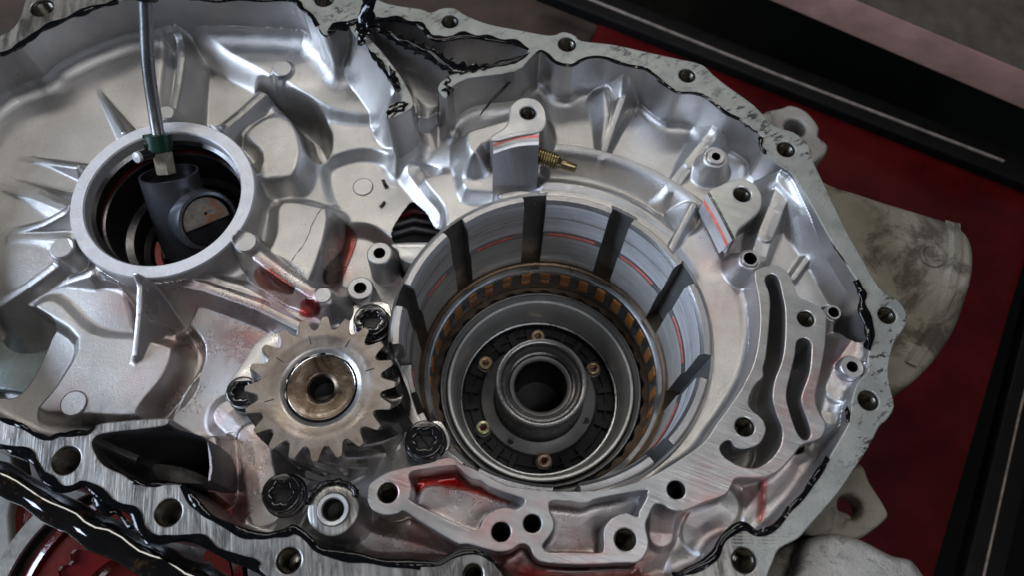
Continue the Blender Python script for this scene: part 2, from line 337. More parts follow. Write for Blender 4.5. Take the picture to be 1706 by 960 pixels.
PLT = [(614,811),(611,831),(620,850),(639,859),(662,856),(673,852),(701,870),(758,904),(780,907),(808,915),(828,920),(850,918),(868,907),(882,912),(891,929),(908,938),(967,942),(1037,939),(1062,938),(1076,924),(1081,904),(1076,876),(1082,859),(1090,843),(1102,841),(1119,850),(1141,852),(1172,839),(1209,825),(1220,808),(1228,798),(1262,797),(1282,794),(1301,783),(1322,760),(1336,743),(1358,735),(1371,726),(1376,708),(1367,691),(1359,668),(1363,640),(1373,592),(1376,560),(1377,533),(1370,516),(1353,505),(1330,494),(1322,471),(1308,449),(1288,441),(1265,446),(1257,457),(1264,500),(1266,544),(1257,601),(1238,643),(1218,674),(1193,708),(1172,738),(1121,774),(1079,797),(1037,811),(981,819),(924,819),(868,814),(840,807),(800,788),(766,772),(750,763),(732,766),(715,772),(673,780),(645,788),(623,801)]
POC = {'A': [(683,788),(715,781),(752,776),(762,778),(783,797),(800,801),(814,811),(842,822),(870,831),(873,839),(862,850),(842,846),(822,852),(808,862),(800,879),(792,883),(775,880),(690,839),(684,825),(686,811)],
       'B': [(917,836),(945,836),(967,839),(981,838),(998,831),(1071,818),(1078,822),(1076,833),(1065,853),(1062,862),(1043,856),(1020,864),(1006,884),(1006,912),(998,922),(947,921),(916,921),(905,912),(908,904),(922,884),(923,867),(917,853)],
       'C': [(1275,466),(1285,456),(1297,464),(1303,490),(1308,516),(1308,564),(1303,601),(1291,634),(1287,663),(1294,691),(1303,715),(1301,741),(1287,763),(1262,780),(1234,777),(1209,763),(1200,749),(1206,738),(1217,735),(1225,746),(1242,749),(1265,741),(1276,721),(1274,705),(1266,694),(1251,681),(1248,668),(1258,643),(1272,629),(1272,613),(1277,592),(1283,530),(1283,494)],
       'D': [(1328,570),(1339,564),(1350,570),(1352,587),(1348,623),(1336,657),(1336,674),(1345,699),(1351,720),(1347,732),(1337,732),(1327,718),(1314,679),(1311,654),(1319,618),(1325,592)]}
PHOLES = [(646,822,17,'hole'),(835,887,16,'hole_dark'),(887,873,15,'hole_dark'),(1127,817,15,'hole_dark'),(1042,900,18,'hole'),(1241,712,16,'hole'),(1343,532,14,'hole')]
ZP = -.008
po = smooth(PX(PLT, ZP), 4); pp = {k: smooth(PX(v, ZP), 4) for k, v in POC.items()}
phol = [(P(u, v, ZP)[:2], r*mmpx(u, v, ZP), m) for u, v, r, m in PHOLES]
WIN = [(651,383),(660,362),(672,345),(684,331),(694,336),(710,352),(722,372),(733,386),(726,404),(690,405),(660,402)]     # the window in the floor

# ------------------------------------------------------------------ cast floor as a relief
GX0, GX1, GY0, GY1, GS = -.365, .262, -.185, .215, .00062
gx = np.arange(GX0, GX1, GS); gy = np.arange(GY0, GY1, GS); NX, NY = len(gx), len(gy)
gx = gx.astype(np.float32); gy = gy.astype(np.float32); X, Y = np.meshgrid(gx, gy); Z = np.zeros_like(X)
def sdf(poly, margin=.03):
    """signed distance to a closed outline (negative inside), within a margin of its box"""
    out = np.full(X.shape, 1.); lo = poly.min(0)-margin; hi = poly.max(0)+margin
    i0, i1 = np.searchsorted(gx, [lo[0], hi[0]]); j0, j1 = np.searchsorted(gy, [lo[1], hi[1]])
    if i1 <= i0 or j1 <= j0: return out
    x = X[j0:j1, i0:i1]; y = Y[j0:j1, i0:i1]; d = np.full(x.shape, 1e9, np.float32); ins = np.zeros(x.shape, bool); n = len(poly)
    for k in range(n):
        ax, ay = map(float, poly[k]); bx, by = map(float, poly[(k+1) % n]); ex, ey = bx-ax, by-ay; L = ex*ex+ey*ey+1e-16
        t = np.clip(((x-ax)*ex+(y-ay)*ey)/L, 0, 1); d = np.minimum(d, (x-ax-t*ex)**2+(y-ay-t*ey)**2)
        if ay != by:
            c = (ay > y) != (by > y); ins ^= c & (x < (bx-ax)*(y-ay)/(by-ay)+ax)
    d = np.sqrt(d); out[j0:j1, i0:i1] = np.where(ins, -d, d); return out
def sdf_far(poly, step=3):
    """big outline: only cells near each edge are measured, the sign is filled by scan lines"""
    d = np.full(X.shape, .02, np.float32); ins = np.zeros(X.shape, bool); n = len(poly)
    for k in range(n):
        ax, ay = map(float, poly[k]); bx, by = map(float, poly[(k+1) % n]); ex, ey = bx-ax, by-ay; L = ex*ex+ey*ey+1e-16
        i0, i1 = np.searchsorted(gx, [min(ax, bx)-.02, max(ax, bx)+.02]); j0, j1 = np.searchsorted(gy, [min(ay, by)-.02, max(ay, by)+.02])
        if i1 > i0 and j1 > j0:
            x = X[j0:j1, i0:i1]; y = Y[j0:j1, i0:i1]; t = np.clip(((x-ax)*ex+(y-ay)*ey)/L, 0, 1)
            d[j0:j1, i0:i1] = np.minimum(d[j0:j1, i0:i1], np.hypot(x-ax-t*ex, y-ay-t*ey))
        if ay != by:
            a, b = np.searchsorted(gy, sorted((ay, by)))
            for j in range(a, b): ins[j, :np.searchsorted(gx, (bx-ax)*(gy[j]-ay)/(by-ay)+ax)] ^= True
    return np.where(ins, -d, d)
def sst(t): t = np.clip(t, 0, 1); return t*t*(3-2*t)
CP = [(60,170,-.040),(200,120,-.040),(30,300,-.042),(150,170,-.040),(100,330,-.042),(60,430,-.043),(20,470,-.045),(250,150,-.040),(300,500,-.048),(170,520,-.046),(420,40,-.040),(540,130,-.042),(600,150,-.044),(620,60,-.04),
 (400,460,-.050),(400,540,-.053),(340,650,-.058),(450,560,-.056),(330,780,-.060),(400,830,-.060),(620,300,-.060),(700,330,-.060),(560,420,-.064),(600,450,-.066),(660,470,-.070),
 (800,200,-.035),(930,180,-.038),(1050,180,-.038),(950,250,-.038),(1100,260,-.036),(1200,240,-.036),(1150,400,-.033),(1220,480,-.033),(1200,600,-.034),(1250,350,-.030),(1350,440,-.029),(1400,520,-.031),(1390,650,-.033),(1300,840,-.032),(1200,870,-.034),(1120,900,-.036),(1400,700,-.03),(900,870,-.036),(700,900,-.040),(620,900,-.042),(560,820,-.056),(520,700,-.058),(700,650,-.06),(750,340,-.05),(-100,400,-.044),(-60,600,-.055)]
cpw = np.array([[*P(u, v, z)[:2], z] for u, v, z in CP])
K = np.sqrt(((cpw[:, None, :2]-cpw[None, :, :2])**2).sum(-1)+.012**2); wgt = np.linalg.solve(K+np.eye(len(K))*.002, cpw[:, 2]+.045)
Z[:] = -.045
for (a, b, _), w in zip(cpw, wgt): Z += w*np.sqrt((X-a)**2+(Y-b)**2+.012**2)
def plateau(px, z, level, soft=.004, sm=4, pl=None):
    global Z
    d = sdf(smooth(PX(px, z), sm)); t = sst(.5-d/(2*soft)); Z = Z*(1-t)+(level if pl is None else level+pl[0]*X+pl[1]*Y)*t
def ridge(px, zs, w, slope=1.6, k=.0018):
    """rounded rib along a path: crest heights zs, half width w"""
    q = np.array([P(u, v, z) for (u, v), z in zip(px, zs)]); mg = w+.06/slope
    i0, i1 = np.searchsorted(gx, [q[:, 0].min()-mg, q[:, 0].max()+mg]); j0, j1 = np.searchsorted(gy, [q[:, 1].min()-mg, q[:, 1].max()+mg])
    x = X[j0:j1, i0:i1]; y = Y[j0:j1, i0:i1]; zz = Z[j0:j1, i0:i1]; top = np.full(x.shape, -1.)
    for a, b in zip(q[:-1], q[1:]):
        e = b-a; L = e[0]**2+e[1]**2+1e-12; t = np.clip(((x-a[0])*e[0]+(y-a[1])*e[1])/L, 0, 1)
        d = np.hypot(x-a[0]-t*e[0], y-a[1]-t*e[1]); h = np.sqrt(np.maximum(d-w, 0)**2+.0006**2)-.0006
        top = np.maximum(top, a[2]+t*e[2]-slope*h-.12*np.minimum(d, w))
    m = np.clip(.5+(top-zz)/(2*k), 0, 1); Z[j0:j1, i0:i1] = zz*(1-m)+top*m+k*m*(1-m)
def boss(u, v, z, r, slope=6.): ridge([(u, v), (u+.5, v)], [z, z], r*mmpx(u, v, z), slope, .0012)

# --- left half
plateau([(306,72),(340,92),(390,120),(445,150),(455,175),(425,190),(395,205),(370,222),(300,210),(296,140)], -.053, -.056, .008)      # pocket right of the ridge
ridge([(268,62),(300,62),(302,95),(296,140),(286,188)], [-.039,-.037,-.035,-.034,-.031], .0020, 2.2, .002)
ridge([(470,113),(440,150),(400,187),(362,218)], [-.0385,-.036,-.032,-.028], .0028, 2.6, .0014); boss(470,113,-.0385,17)
plateau([(462,150),(500,172),(552,197),(600,206),(650,210),(668,296),(652,288),(600,262),(548,276),(535,262),(500,215),(470,196)], -.055, -.054, .0045)
plateau([(448,172),(472,182),(505,196),(532,212),(550,245),(546,278),(528,282),(512,248),(498,214),(472,196),(448,188)], -.07, -.088, .0055)
plateau([(545,285),(575,268),(612,262),(645,272),(662,292),(690,290),(728,300),(742,335),(735,380),(700,400),(650,400),(615,395),(580,380),(562,350),(548,320)], -.062, -.063, .004)
plateau([(404,225),(438,196),(472,190),(500,212),(511,252),(502,288),(480,304),(440,306),(424,300),(428,260)], -.040, -.041, .0055, pl=(0, .03))
plateau([(445,335),(472,314),(540,325),(556,342),(554,385),(524,468),(506,480),(470,446),(428,418),(440,380)], -.034, -.037, .0075, pl=(.02, 0))
plateau([(652,446),(700,436),(712,446),(690,478),(668,502),(645,512),(634,492),(640,460)], -.075, -.125, .004)
plateau([(560,500),(570,400),(600,385),(640,400),(670,440),(690,480),(690,530),(640,530),(590,520)], -.07, -.075, .004)
ridge([(556,345),(560,400),(548,470)], [-.060,-.066,-.070], .001, 1.5)
# divider wall's flared left flank and the floor of the throat behind it
ridge([(596,76),(614,93),(637,118),(654,146),(655,160)], [-.015,-.015,-.015,-.015,-.017], .0012, 2.3)
plateau([(612,62),(652,103),(672,135),(690,172),(694,196),(730,190),(742,172),(730,150),(730,128),(690,100),(640,62)], -.03, -.034, .003)
plateau([(625,30),(700,45),(772,58),(870,72),(880,90),(830,112),(750,105),(690,78)], -.04, -.046, .003)
boss(550,66,-.022,15,7); boss(574,58,-.022,11,7)
# raised panel and the deep box at lower left
plateau([(100,500),(160,552),(240,562),(290,575),(315,600),(300,650),(240,698),(150,700),(60,690),(95,640),(128,570),(60,520)], -.046, -.047, .004, pl=(-.02, .02))
plateau([(-40,520),(20,535),(70,540),(128,566),(120,590),(92,640),(62,672),(20,670),(-50,650)], -.078, -.088, .003)
plateau([(318,560),(345,590),(330,640),(285,705),(262,700),(302,648),(318,606)], -.066, -.068, .004)
plateau([(280,500),(330,512),(322,545),(300,560),(282,560),(262,548),(244,555),(240,478)], -.062, -.066, .0045)
PK = smooth(PX([(158,742),(172,727),(225,720),(280,716),(318,722),(346,738),(350,800),(300,806),(250,808),(222,800),(178,776)], -.045), 3); d_pk = sdf(PK)
ridge([(352,735),(356,775),(352,812)], [-.030,-.030,-.030], .0022, 4)
ridge([(380,690),(420,730),(430,790),(440,850),(430,880)], [-.052,-.046,-.044,-.043,-.045], .008, 1.0)
# ribs and bosses around the bearing ring
ridge([(165,152),(180,178),(205,218)], [-.0405,-.036,-.029], .0012, 2.2, .0018)
ridge([(40,264),(85,270),(128,276)], [-.0425,-.040,-.034], .0014, 1.8, .002); ridge([(0,305),(60,322),(116,345)], [-.044,-.041,-.036], .004, .9, .004)
ridge([(25,385),(70,372),(114,348)], [-.0435,-.038,-.030], .0018, 2.0, .002); ridge([(20,398),(60,395),(100,398)], [-.044,-.042,-.039], .0018, 1.0, .003)
ridge([(0,505),(45,475),(92,440),(105,415)], [-.041,-.038,-.034,-.030], .0022, 2.0, .0018); ridge([(60,492),(110,468),(150,455)], [-.047,-.043,-.036], .0016, 1.4, .0025)
ridge([(233,462),(231,520),(224,590),(219,628)], [-.024,-.028,-.038,-.050], .0013, 3.2)
ridge([(430,425),(470,455),(515,485),(545,500)], [-.031,-.033,-.035,-.035], .003, 2.0); boss(538,492,-.034,15)
ridge([(265,470),(340,478),(430,510),(500,545)], [-.036,-.038,-.042,-.046], .0024, 1.7); ridge([(150,455),(200,470),(240,500)], [-.038,-.043,-.048], .002, 1.2)
ridge([(330,462),(400,480),(470,520),(560,540)], [-.040,-.044,-.047,-.050], .002, 1.4)
for q in ((275,188,16),(102,412,20),(409,402,19)): boss(q[0], q[1], -.0262, q[2])
# --- right half: groove and ridge around the clutch bore
RA = np.hypot(X-AX[0], Y-AX[1]); TH = np.degrees(np.arctan2(Y-AX[1], X-AX[0]))
arc = sst((TH-36)/6)*sst((99-TH)/3)
Z = Z*(1-arc)+arc*np.where(RA < .135, -.0315+.0025*np.exp(-((RA-.1035)/.0055)**2)-.0165*np.exp(-((RA-.1190)/.0085)**2), Z)
rimb = sst((.1030-RA)/.008); Z = Z*(1-rimb)-.0313*rimb
fl = sst((TH+70)/20)*sst((28-TH)/10)*sst((.125-RA)/.012); Z = Z*(1-fl)+fl*(-.034+np.clip((RA-.094)/.03, 0, 1)*.006)
ridge([(1044,118),(1038,160),(1022,205),(1003,262)], [-.010,-.022,-.028,-.034], .0016, 2.0); ridge([(1010,150),(1012,190),(1003,255)], [-.024,-.027,-.034], .001, 1.4)
ridge([(1205,205),(1178,235),(1150,270),(1118,312)], [-.020,-.024,-.028,-.035], .003, 1.3); boss(1193,260,-.016,15,2.2)
boss(1193,260,-.0155,20,5)
ridge([(1155,340),(1132,385),(1116,418)], [-.026,-.028,-.030], .0014, 1.8)
ridge([(1312,296),(1296,340),(1276,390),(1266,425)], [-.009,-.013,-.017,-.021], .0042, 2.2)
ridge([(1306,296),(1345,345),(1392,420),(1424,478)], [-.007,-.010,-.013,-.015], .0040, 2.4); ridge([(1372,392),(1345,430),(1322,462)], [-.022,-.025,-.027], .0012, 1.6)
boss(1250,431,-.013,17,3); boss(1389,521,-.012,14,3)
ridge([(1440,580),(1418,612),(1400,650),(1392,690)], [-.006,-.008,-.012,-.016], .007, 1.6)
plateau([(1340,545),(1375,545),(1412,560),(1410,590),(1380,598),(1372,575)], -.045, -.048, .003)
plateau([(1235,800),(1262,800),(1256,840),(1248,885),(1225,885),(1228,840)], -.05, -.056, .004)
ridge([(1105,850),(1102,890),(1085,945)], [-.020,-.026,-.034], .006, 1.3); ridge([(1200,842),(1170,890),(1150,940)], [-.024,-.027,-.030], .010, 1.2); ridge([(1330,780),(1300,820),(1270,870)], [-.022,-.024,-.026], .009, 1.2)
# shelf beside the stop block
plateau([(764,215),(812,196),(850,186),(905,180),(908,290),(870,335),(800,330),(768,330),(756,270)], -.036, -.036, .004)
plateau([(768,216),(812,198),(850,188),(908,178),(908,228),(822,240),(800,262),(776,258)], -.018, -.018, .006)
plateau([(700,300),(756,290),(772,335),(826,345),(790,368),(745,385),(735,350)], -.05, -.046, .004)
ridge([(690,285),(715,320),(742,352)], [-.055,-.056,-.056], .004, 1.1)
plateau([(590,870),(640,880),(700,895),(770,920),(830,940),(700,935),(600,925)], -.045, -.050, .005)
# pockets of the gallery plate
for k, lv in (('A', -.036), ('B', -.034), ('C', -.058), ('D', -.055)):
    d = sdf(pp[k]); t = sst(.5-(d-.003)/(.004)); Z = Z*(1-t)+lv*t
for u_, v_, z_, r_ in ((632,421,-.045,21),(600,480,-.047,22),(1193,260,-.015,15),(1250,430,-.0125,15),(1389,521,-.0115,13),(1420,612,-.004,20)):      # drilled bosses stand on the floor as their own parts
    c_ = P(u_, v_, z_); Z = np.where(np.hypot(X-c_[0], Y-c_[1]) < r_*mmpx(u_, v_, z_)*.98, np.minimum(Z, z_-.0145), Z)
# fillets where walls meet the floor
d_in = sdf_far(fi); d_out = sdf_far(fo); d_c = sdf(fc); d_pl = sdf(po)
flange_d = np.maximum(d_out, -d_in); flange_d = np.where(d_c < 0, -d_c, flange_d)    # distance to the flange solid
rad = np.where((X < -.05) & (Y > -.02), .013, .006)
f = np.clip(flange_d/rad, 0, 1); Z += rad*(1-np.sqrt(np.clip(1-(1-f)**2, 0, 1)))*.9
pd = d_pl.copy()
for k in pp: pd = np.maximum(pd, -sdf(pp[k]))
f = np.clip(pd/.004, 0, 1); Z += .004*(1-np.sqrt(np.clip(1-(1-f)**2, 0, 1)))*.9
rb = np.hypot(X-BR[0], Y-BR[1]); f = np.clip((rb-.0569)/.008, 0, 1); Z += np.where(rb > .0569, .008*(1-np.sqrt(np.clip(1-(1-f)**2, 0, 1))), 0)
d_w = sdf(smooth(PX(WIN, -.058), 4))
slotm = np.zeros(X.shape, bool)
for s_ in (95.5, 59.5, 25.0, -13.0, -49.5, -86, -122, -158, 165.5, 130.5): slotm |= np.abs((TH-s_+180) % 360-180) < 5.2
slotm |= (TH > -176) & (TH < -116)
keep = (flange_d > -.004) & (d_out < .002) & (RA > np.where(slotm, .0962, .0932)) & (rb > .0545) & (d_w > 0) & (d_pk > -.001)
vid = np.full(X.shape, -1); fk = keep[:-1, :-1] & keep[1:, :-1] & keep[:-1, 1:] & keep[1:, 1:]
use = np.zeros(X.shape, bool); use[:-1, :-1] |= fk; use[1:, :-1] |= fk; use[:-1, 1:] |= fk; use[1:, 1:] |= fk
vid[use] = np.arange(use.sum())
faces = np.c_[vid[:-1, :-1][fk], vid[:-1, 1:][fk], vid[1:, 1:][fk], vid[1:, :-1][fk]].astype(np.int32)
me = bpy.data.meshes.new('cast_floor'); nv = int(use.sum()); nf = len(faces)
me.vertices.add(nv); me.vertices.foreach_set('co', np.c_[X[use], Y[use], Z[use]].astype(np.float32).ravel())
me.loops.add(nf*4); me.loops.foreach_set('vertex_index', faces.ravel()); me.polygons.add(nf)
me.polygons.foreach_set('loop_start', np.arange(nf, dtype=np.int32)*4); me.polygons.foreach_set('loop_total', np.full(nf, 4, np.int32))
me.update(calc_edges=True); me.polygons.foreach_set('use_smooth', np.ones(nf, bool))
# spilt fluid: red stains, wet film and painted recess shade where the photograph has them
def blobs(lst, z=-.05):
    o = np.zeros(X.shape)
    for u, v, r, s in lst:
        c = P(u, v, z); R = r*.00036; o = np.maximum(o, s*np.exp(-((X-c[0])**2+(Y-c[1])**2)/(R*R)))
    return o
OIL = [(400,560,55,.5),(450,520,40,.45),(430,600,45,.4),(340,500,45,.3),(570,385,14,.9),(560,430,16,.7),(545,470,14,.5),(455,470,26,.7),(440,720,50,.45),(400,800,45,.5),(390,850,30,.9),(290,570,30,.3),(215,510,40,.3),(125,672,22,.6),(350,700,40,.3),(260,640,50,.2),(520,520,25,.7),(650,440,16,.5)]
OIL2 = [(1190,440,40,.25),(1200,520,60,.2),(1170,540,18,.5),(1370,630,22,.7),(1130,850,14,.8),(1245,830,14,.9),(1065,930,35,.8),(1100,890,25,.4),(1310,800,40,.25),(1180,900,30,.3),(700,890,40,.7),(760,920,40,.6),(850,930,40,.9),(980,950,60,.9),(800,820,30,.8),(740,800,25,.9),(640,880,30,.4),(1380,600,18,.5)]
WET = [(400,560,80,.9),(450,500,60,.8),(430,720,80,1),(390,820,70,1),(310,660,50,1),(290,540,60,.6),(500,480,60,.7),(560,430,40,.7),(640,450,60,.5),(215,600,40,.5),(700,880,80,1),(800,840,70,1),(980,880,80,.8),(1380,640,50,.5)]
RECESS_SHADE = [(660,480,34,.8),(625,520,30,.7),(700,450,22,.7),(640,900,40,.6),(560,920,40,.7),(715,130,45,.75),(700,90,45,.9),(760,80,60,.55),(620,45,30,.9),(840,940,40,.5),(950,965,90,.95),(870,950,50,.9)]
POCKET_SHADE = [(210,760,60,1),(290,765,50,1),(330,770,30,.9)]; BOX_SHADE = [(60,600,60,.4),(20,620,50,.4)]
for nm, arr in (('oil', np.maximum(blobs(OIL), blobs(OIL2, -.034))), ('wet', np.maximum(blobs(WET), 0)), ('recess_shade', np.maximum(np.maximum(blobs(RECESS_SHADE[:3], -.07), blobs(RECESS_SHADE[3:], -.04)), np.maximum(blobs(POCKET_SHADE, -.11), blobs(BOX_SHADE, -.1))))):
    at = me.attributes.new(nm, 'FLOAT', 'POINT'); at.data.foreach_set('value', arr[use].astype(np.float32))
cf = link('cast_floor', me, ['cast'], H, smooth_ang=0)
def zat(x, y):
    a = min(max((x-GX0)/GS, 0), NX-1.01); b = min(max((y-GY0)/GS, 0), NY-1.01); i = int(a); j = int(b); a -= i; b -= j
    return float((Z[j, i]*(1-a)+Z[j, i+1]*a)*(1-b)+(Z[j+1, i]*(1-a)+Z[j+1, i+1]*a)*b)

# ------------------------------------------------------------------ flange and gallery plate
me = extrude(fo, [fi, fc]+[circ(c, r) for c, r in hol], 0., .052, .0007)
top_mat(me, -.001, pick=lambda c: 2 if (c.y < -.02 and c.x < .12) or c.x < -.2 else 1)
link('flange', me, ['cast_plain', 'flange_residue', 'flange_milled'], H, smooth_ang=20)
me = extrude(po, list(pp.values())+[circ(c, r) for c, r, _ in phol], ZP, .028, .0007); top_mat(me, ZP-.002)
at = me.attributes.new('oil', 'FLOAT', 'POINT')
def pinks(co):
    o = 0
    for u, v, r in ((760,775,50),(690,800,50),(830,890,60),(900,850,40),(1340,640,60),(1310,720,50),(1250,800,40),(980,930,60),(1180,830,40)):
        c = P(u, v, ZP); o = max(o, math.exp(-((co[0]-c[0])**2+(co[1]-c[1])**2)/(r*.00035)**2))
    return o
at.data.foreach_set('value', [pinks(v.co) for v in me.vertices])
link('gallery_plate', me, ['cast_plain', 'plate_machined'], H, smooth_ang=20)
def threaded(r, depth, pitch=.0014):
    pr = [(r*1.02, 0.), (r*.93, -.0012)]; z = -.0012
    while z > -depth: pr += [(r*.93, z-pitch*.1), (r*.84, z-pitch*.5), (r*.93, z-pitch*.95)]; z -= pitch
    return pr+[(r*.86, -depth-.0006), (0.0001, -depth-.003)]
for (c, r) in hol: link('threaded_hole', lathe(threaded(r, .02), 28), ['hole'], H, (c[0], c[1], -.0008), 50)
for (c, r, mt) in phol: link('threaded_hole', lathe(threaded(r, .018), 28), [mt], H, (c[0], c[1], ZP-.0008), 50)
# ------------------------------------------------------------------ clutch bore: slotted wall
prof = [(.0952, -.037), (.0950, -.0316), (.0940, -.0308), (.0905, -.0305), (.0886, -.0335), (.0883, -.0345), (.0883, -.0495), (.0889, -.0500), (.0889, -.0512), (.0883, -.0516), (.0883, -.0685), (.0872, -.0705), (.0866, -.0730), (.0864, -.0760), (.0864, -.1120), (.0952, -.1120)]
pm = [0, 0, 0, 0, 1, 1, 3, 3, 3, 1, 0, 0, 2, 2, 3]
SLOTS = [95.5, 59.5, 25.0, -13.0, -49.5, -86, -122, -158, -194.5, -229.5]
CUT = (-176., -116.)
bw = []
for i, s in enumerate(SLOTS):
    a1 = s-4.7; a0 = SLOTS[(i+1) % 10]+4.7
    if i == 9: a0 = SLOTS[0]-360+4.7
    pf = prof; pq = pm
    if i in (6, 7):        # the wall is cut down where the retainer plate sits
        pf = [(.0952, -.0725), (.0950, -.0708), (.0940, -.0702)]+prof[11:]; pq = [0, 0, 0]+pm[11:]
    if i == 7:
        link('bore_wall_segment', lathe(prof+[prof[0]], 12, a0, -175, mats=pm+[3], cap=True), ['cast_plain', 'bore_band', 'bore_grey', 'slot_dark'], H, (AX[0], AX[1], 0), 30); a0 = -174.5
    me = lathe(pf+[pf[0]], 22, a0, a1, mats=pq+[3], cap=True)
    sg = link('bore_wall_segment', me, ['cast_plain', 'bore_band', 'bore_grey', 'slot_dark'], H, (AX[0], AX[1], 0), 30)
    ln = link('red_strip', lathe([(.0874, -.0699), (.0870, -.0703), (.0866, -.0718), (.0876, -.0718)], 18, a0+.6+random.random()*7, a1-.6-random.random()*7), ['red_line'], sg, None, 60)  # thin red strip along part of the lip
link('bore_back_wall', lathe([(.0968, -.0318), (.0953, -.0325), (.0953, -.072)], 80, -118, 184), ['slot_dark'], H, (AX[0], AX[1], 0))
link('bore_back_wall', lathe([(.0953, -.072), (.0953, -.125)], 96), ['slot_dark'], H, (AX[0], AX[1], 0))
# ------------------------------------------------------------------ bearing ring and its bore
me = lathe([(.0585, -.06), (.0570, -.0265), (.0562, -.0252), (.0488, -.0252), (.0480, -.0262), (.0478, -.034), (.0455, -.0355), (.0452, -.041), (.0462, -.0415), (.0462, -.046), (.0448, -.0465), (.0446, -.075), (.040, -.0765), (.0398, -.092), (.036, -.094), (.0355, -.13), (.0001, -.132)], 96,
           mats=[0, 1, 1, 1, 1, 2, 2, 3, 3, 2, 4, 2, 4, 2, 4, 4])
br = link('bearing_ring', me, ['cast_plain', 'ring_face', 'dark_steel', 'red_oil_deep', 'hub_black'], H, (BR[0], BR[1], 0), 30)
# ------------------------------------------------------------------ small bosses with drilled tops
def stand(u, v, z, r, h, hr, name='boss', top='cast_plain', side='cast_plain', inner='hole_dark'):
    c = P(u, v, z); k = mmpx(u, v, z); R = r*k; q = hr*k
    return link(name, lathe([(R*1.18, -h), (R*1.02, -.002), (R*.97, -.0005), (R*.9, 0), (q, 0), (q*.92, -.001), (q*.9, -.012), (.0001, -.013)], 40, mats=[0, 0, 1, 1, 2, 2, 2]), [side, top, inner], H, tuple(c), 40)
stand(632,421,-.045,21,.03,10); stand(600,480,-.047,22,.035,11); stand(1193,260,-.0150,15,.02,7.5); stand(1250,430,-.0125,15,.015,11); stand(1389,521,-.0115,13,.015,9)
stand(1420,612,-.004,20,.02,9.5)
for u, v, r in ((605,311,17), (123,673,22)):      # cast roundels
    z = zat(*P(u, v, -.062 if u > 400 else -.047)[:2]); c = P(u, v, z); R = r*mmpx(u, v, z)
    link('roundel', lathe([(R*1.06, -.001), (R, .0006), (R*.93, .0010), (R*.9, .0007), (.0001, .0007)], 36), ['cast_plain'], H, tuple(c), 50)
for u, v, r in ((275,188,15), (102,412,19), (409,402,18), (470,113,16), (538,492,14)):
    z = -.0255 if u < 450 else (-.0378 if u < 500 else -.0335); c = P(u, v, z); R = r*mmpx(u, v, z)
    link('boss', lathe([(R*1.05, -.012), (R, -.0005), (R*.93, 0), (.0001, .0001)], 32), ['cast_plain'], H, tuple(c), 40)

# ------------------------------------------------------------------ stop block with its machined pad, and the drilled lug
def loft(rows, name, mats, parent, mi=None, ang=35):
    n = len(rows[0]); v = [tuple(p) for r in rows for p in r]; f = []; m = []
    for i in range(len(rows)-1):
        for k in range(n-1): f.append((i*n+k, i*n+k+1, (i+1)*n+k+1, (i+1)*n+k)); m.append(mi[i] if mi else 0)
    me = mesh(name, v, f, m); bm = bmesh.new(); bm.from_mesh(me); bmesh.ops.recalc_face_normals(bm, faces=bm.faces); bm.to_mesh(me); bm.free()
    return link(name, me, mats, parent, None, ang)
ZB = -.003
me = extrude(smooth(PX([(850,176),(868,162),(893,164),(908,180),(911,205),(899,219),(860,226),(822,235),(818,226),(840,212),(848,195)], ZB), 3), [circ(P(880,187,ZB)[:2], 13*mmpx(880,187,ZB), 24)], ZB, .038, .001); top_mat(me, ZB-.003)
link('stop_block', me, ['cast_plain', 'bore_pale'], H, None, 20)
c = P(880,187,ZB); link('threaded_hole', lathe(threaded(13*mmpx(880,187,ZB), .016), 28), ['hole'], H, (c[0], c[1], ZB-.0008), 50)
def padrow(a, b, z, sag, n=9):
    A = P(*a, z); B = P(*b, z); return [A+(B-A)*t+np.array([0, sag*math.sin(math.pi*t), 0]) for t in np.linspace(0, 1, n)]
def side(rows):
    out = []
    for r in rows: out.append([np.array([r[0][0]-.001, r[0][1]+.004, -.06])]+list(r)+[np.array([r[-1][0]+.002, r[-1][1]+.006, -.06])])
    return out
loft(side([padrow((822,232),(898,217),ZB+.0002,.002), padrow((822,239),(898,224),ZB-.0016,.002), padrow((822,244),(898,229),ZB-.0022,.002), padrow((822,250),(898,235),ZB-.0038,.002), padrow((822,256),(897,241),ZB-.0046,.002), padrow((820,345),(893,340),-.043,.003)]),
     'machined_pad', ['bore_band', 'red_line', 'bore_pale', 'machined_arc'], H, [0, 1, 2, 0, 3])
ZL = -.0105
me = extrude(smooth(PX([(1182,318),(1198,308),(1218,299),(1240,297),(1260,308),(1270,330),(1265,352),(1248,368),(1232,382),(1224,397),(1206,362)], ZL), 4), [circ(P(1237,323,ZL)[:2], 14*mmpx(1237,323,ZL), 24)], ZL, .025, .001); top_mat(me, ZL-.003)
link('drilled_lug', me, ['cast_plain', 'plate_machined'], H, None, 20)
c = P(1237,323,ZL); link('threaded_hole', lathe(threaded(14*mmpx(1237,323,ZL), .016), 28), ['hole'], H, (c[0], c[1], ZL-.0008), 50)
loft([padrow((1182,318),(1224,396),ZL+.0003,.001), padrow((1178,322),(1220,400),ZL-.0005,.001), padrow((1174,332),(1214,406),ZL-.004,.001), padrow((1171,338),(1210,410),ZL-.0045,.001), padrow((1163,352),(1198,422),ZL-.02,.001)],
     'machined_pad', ['steel_bright', 'bore_grey', 'red_line', 'bore_band'], H, [0, 1, 2, 3])
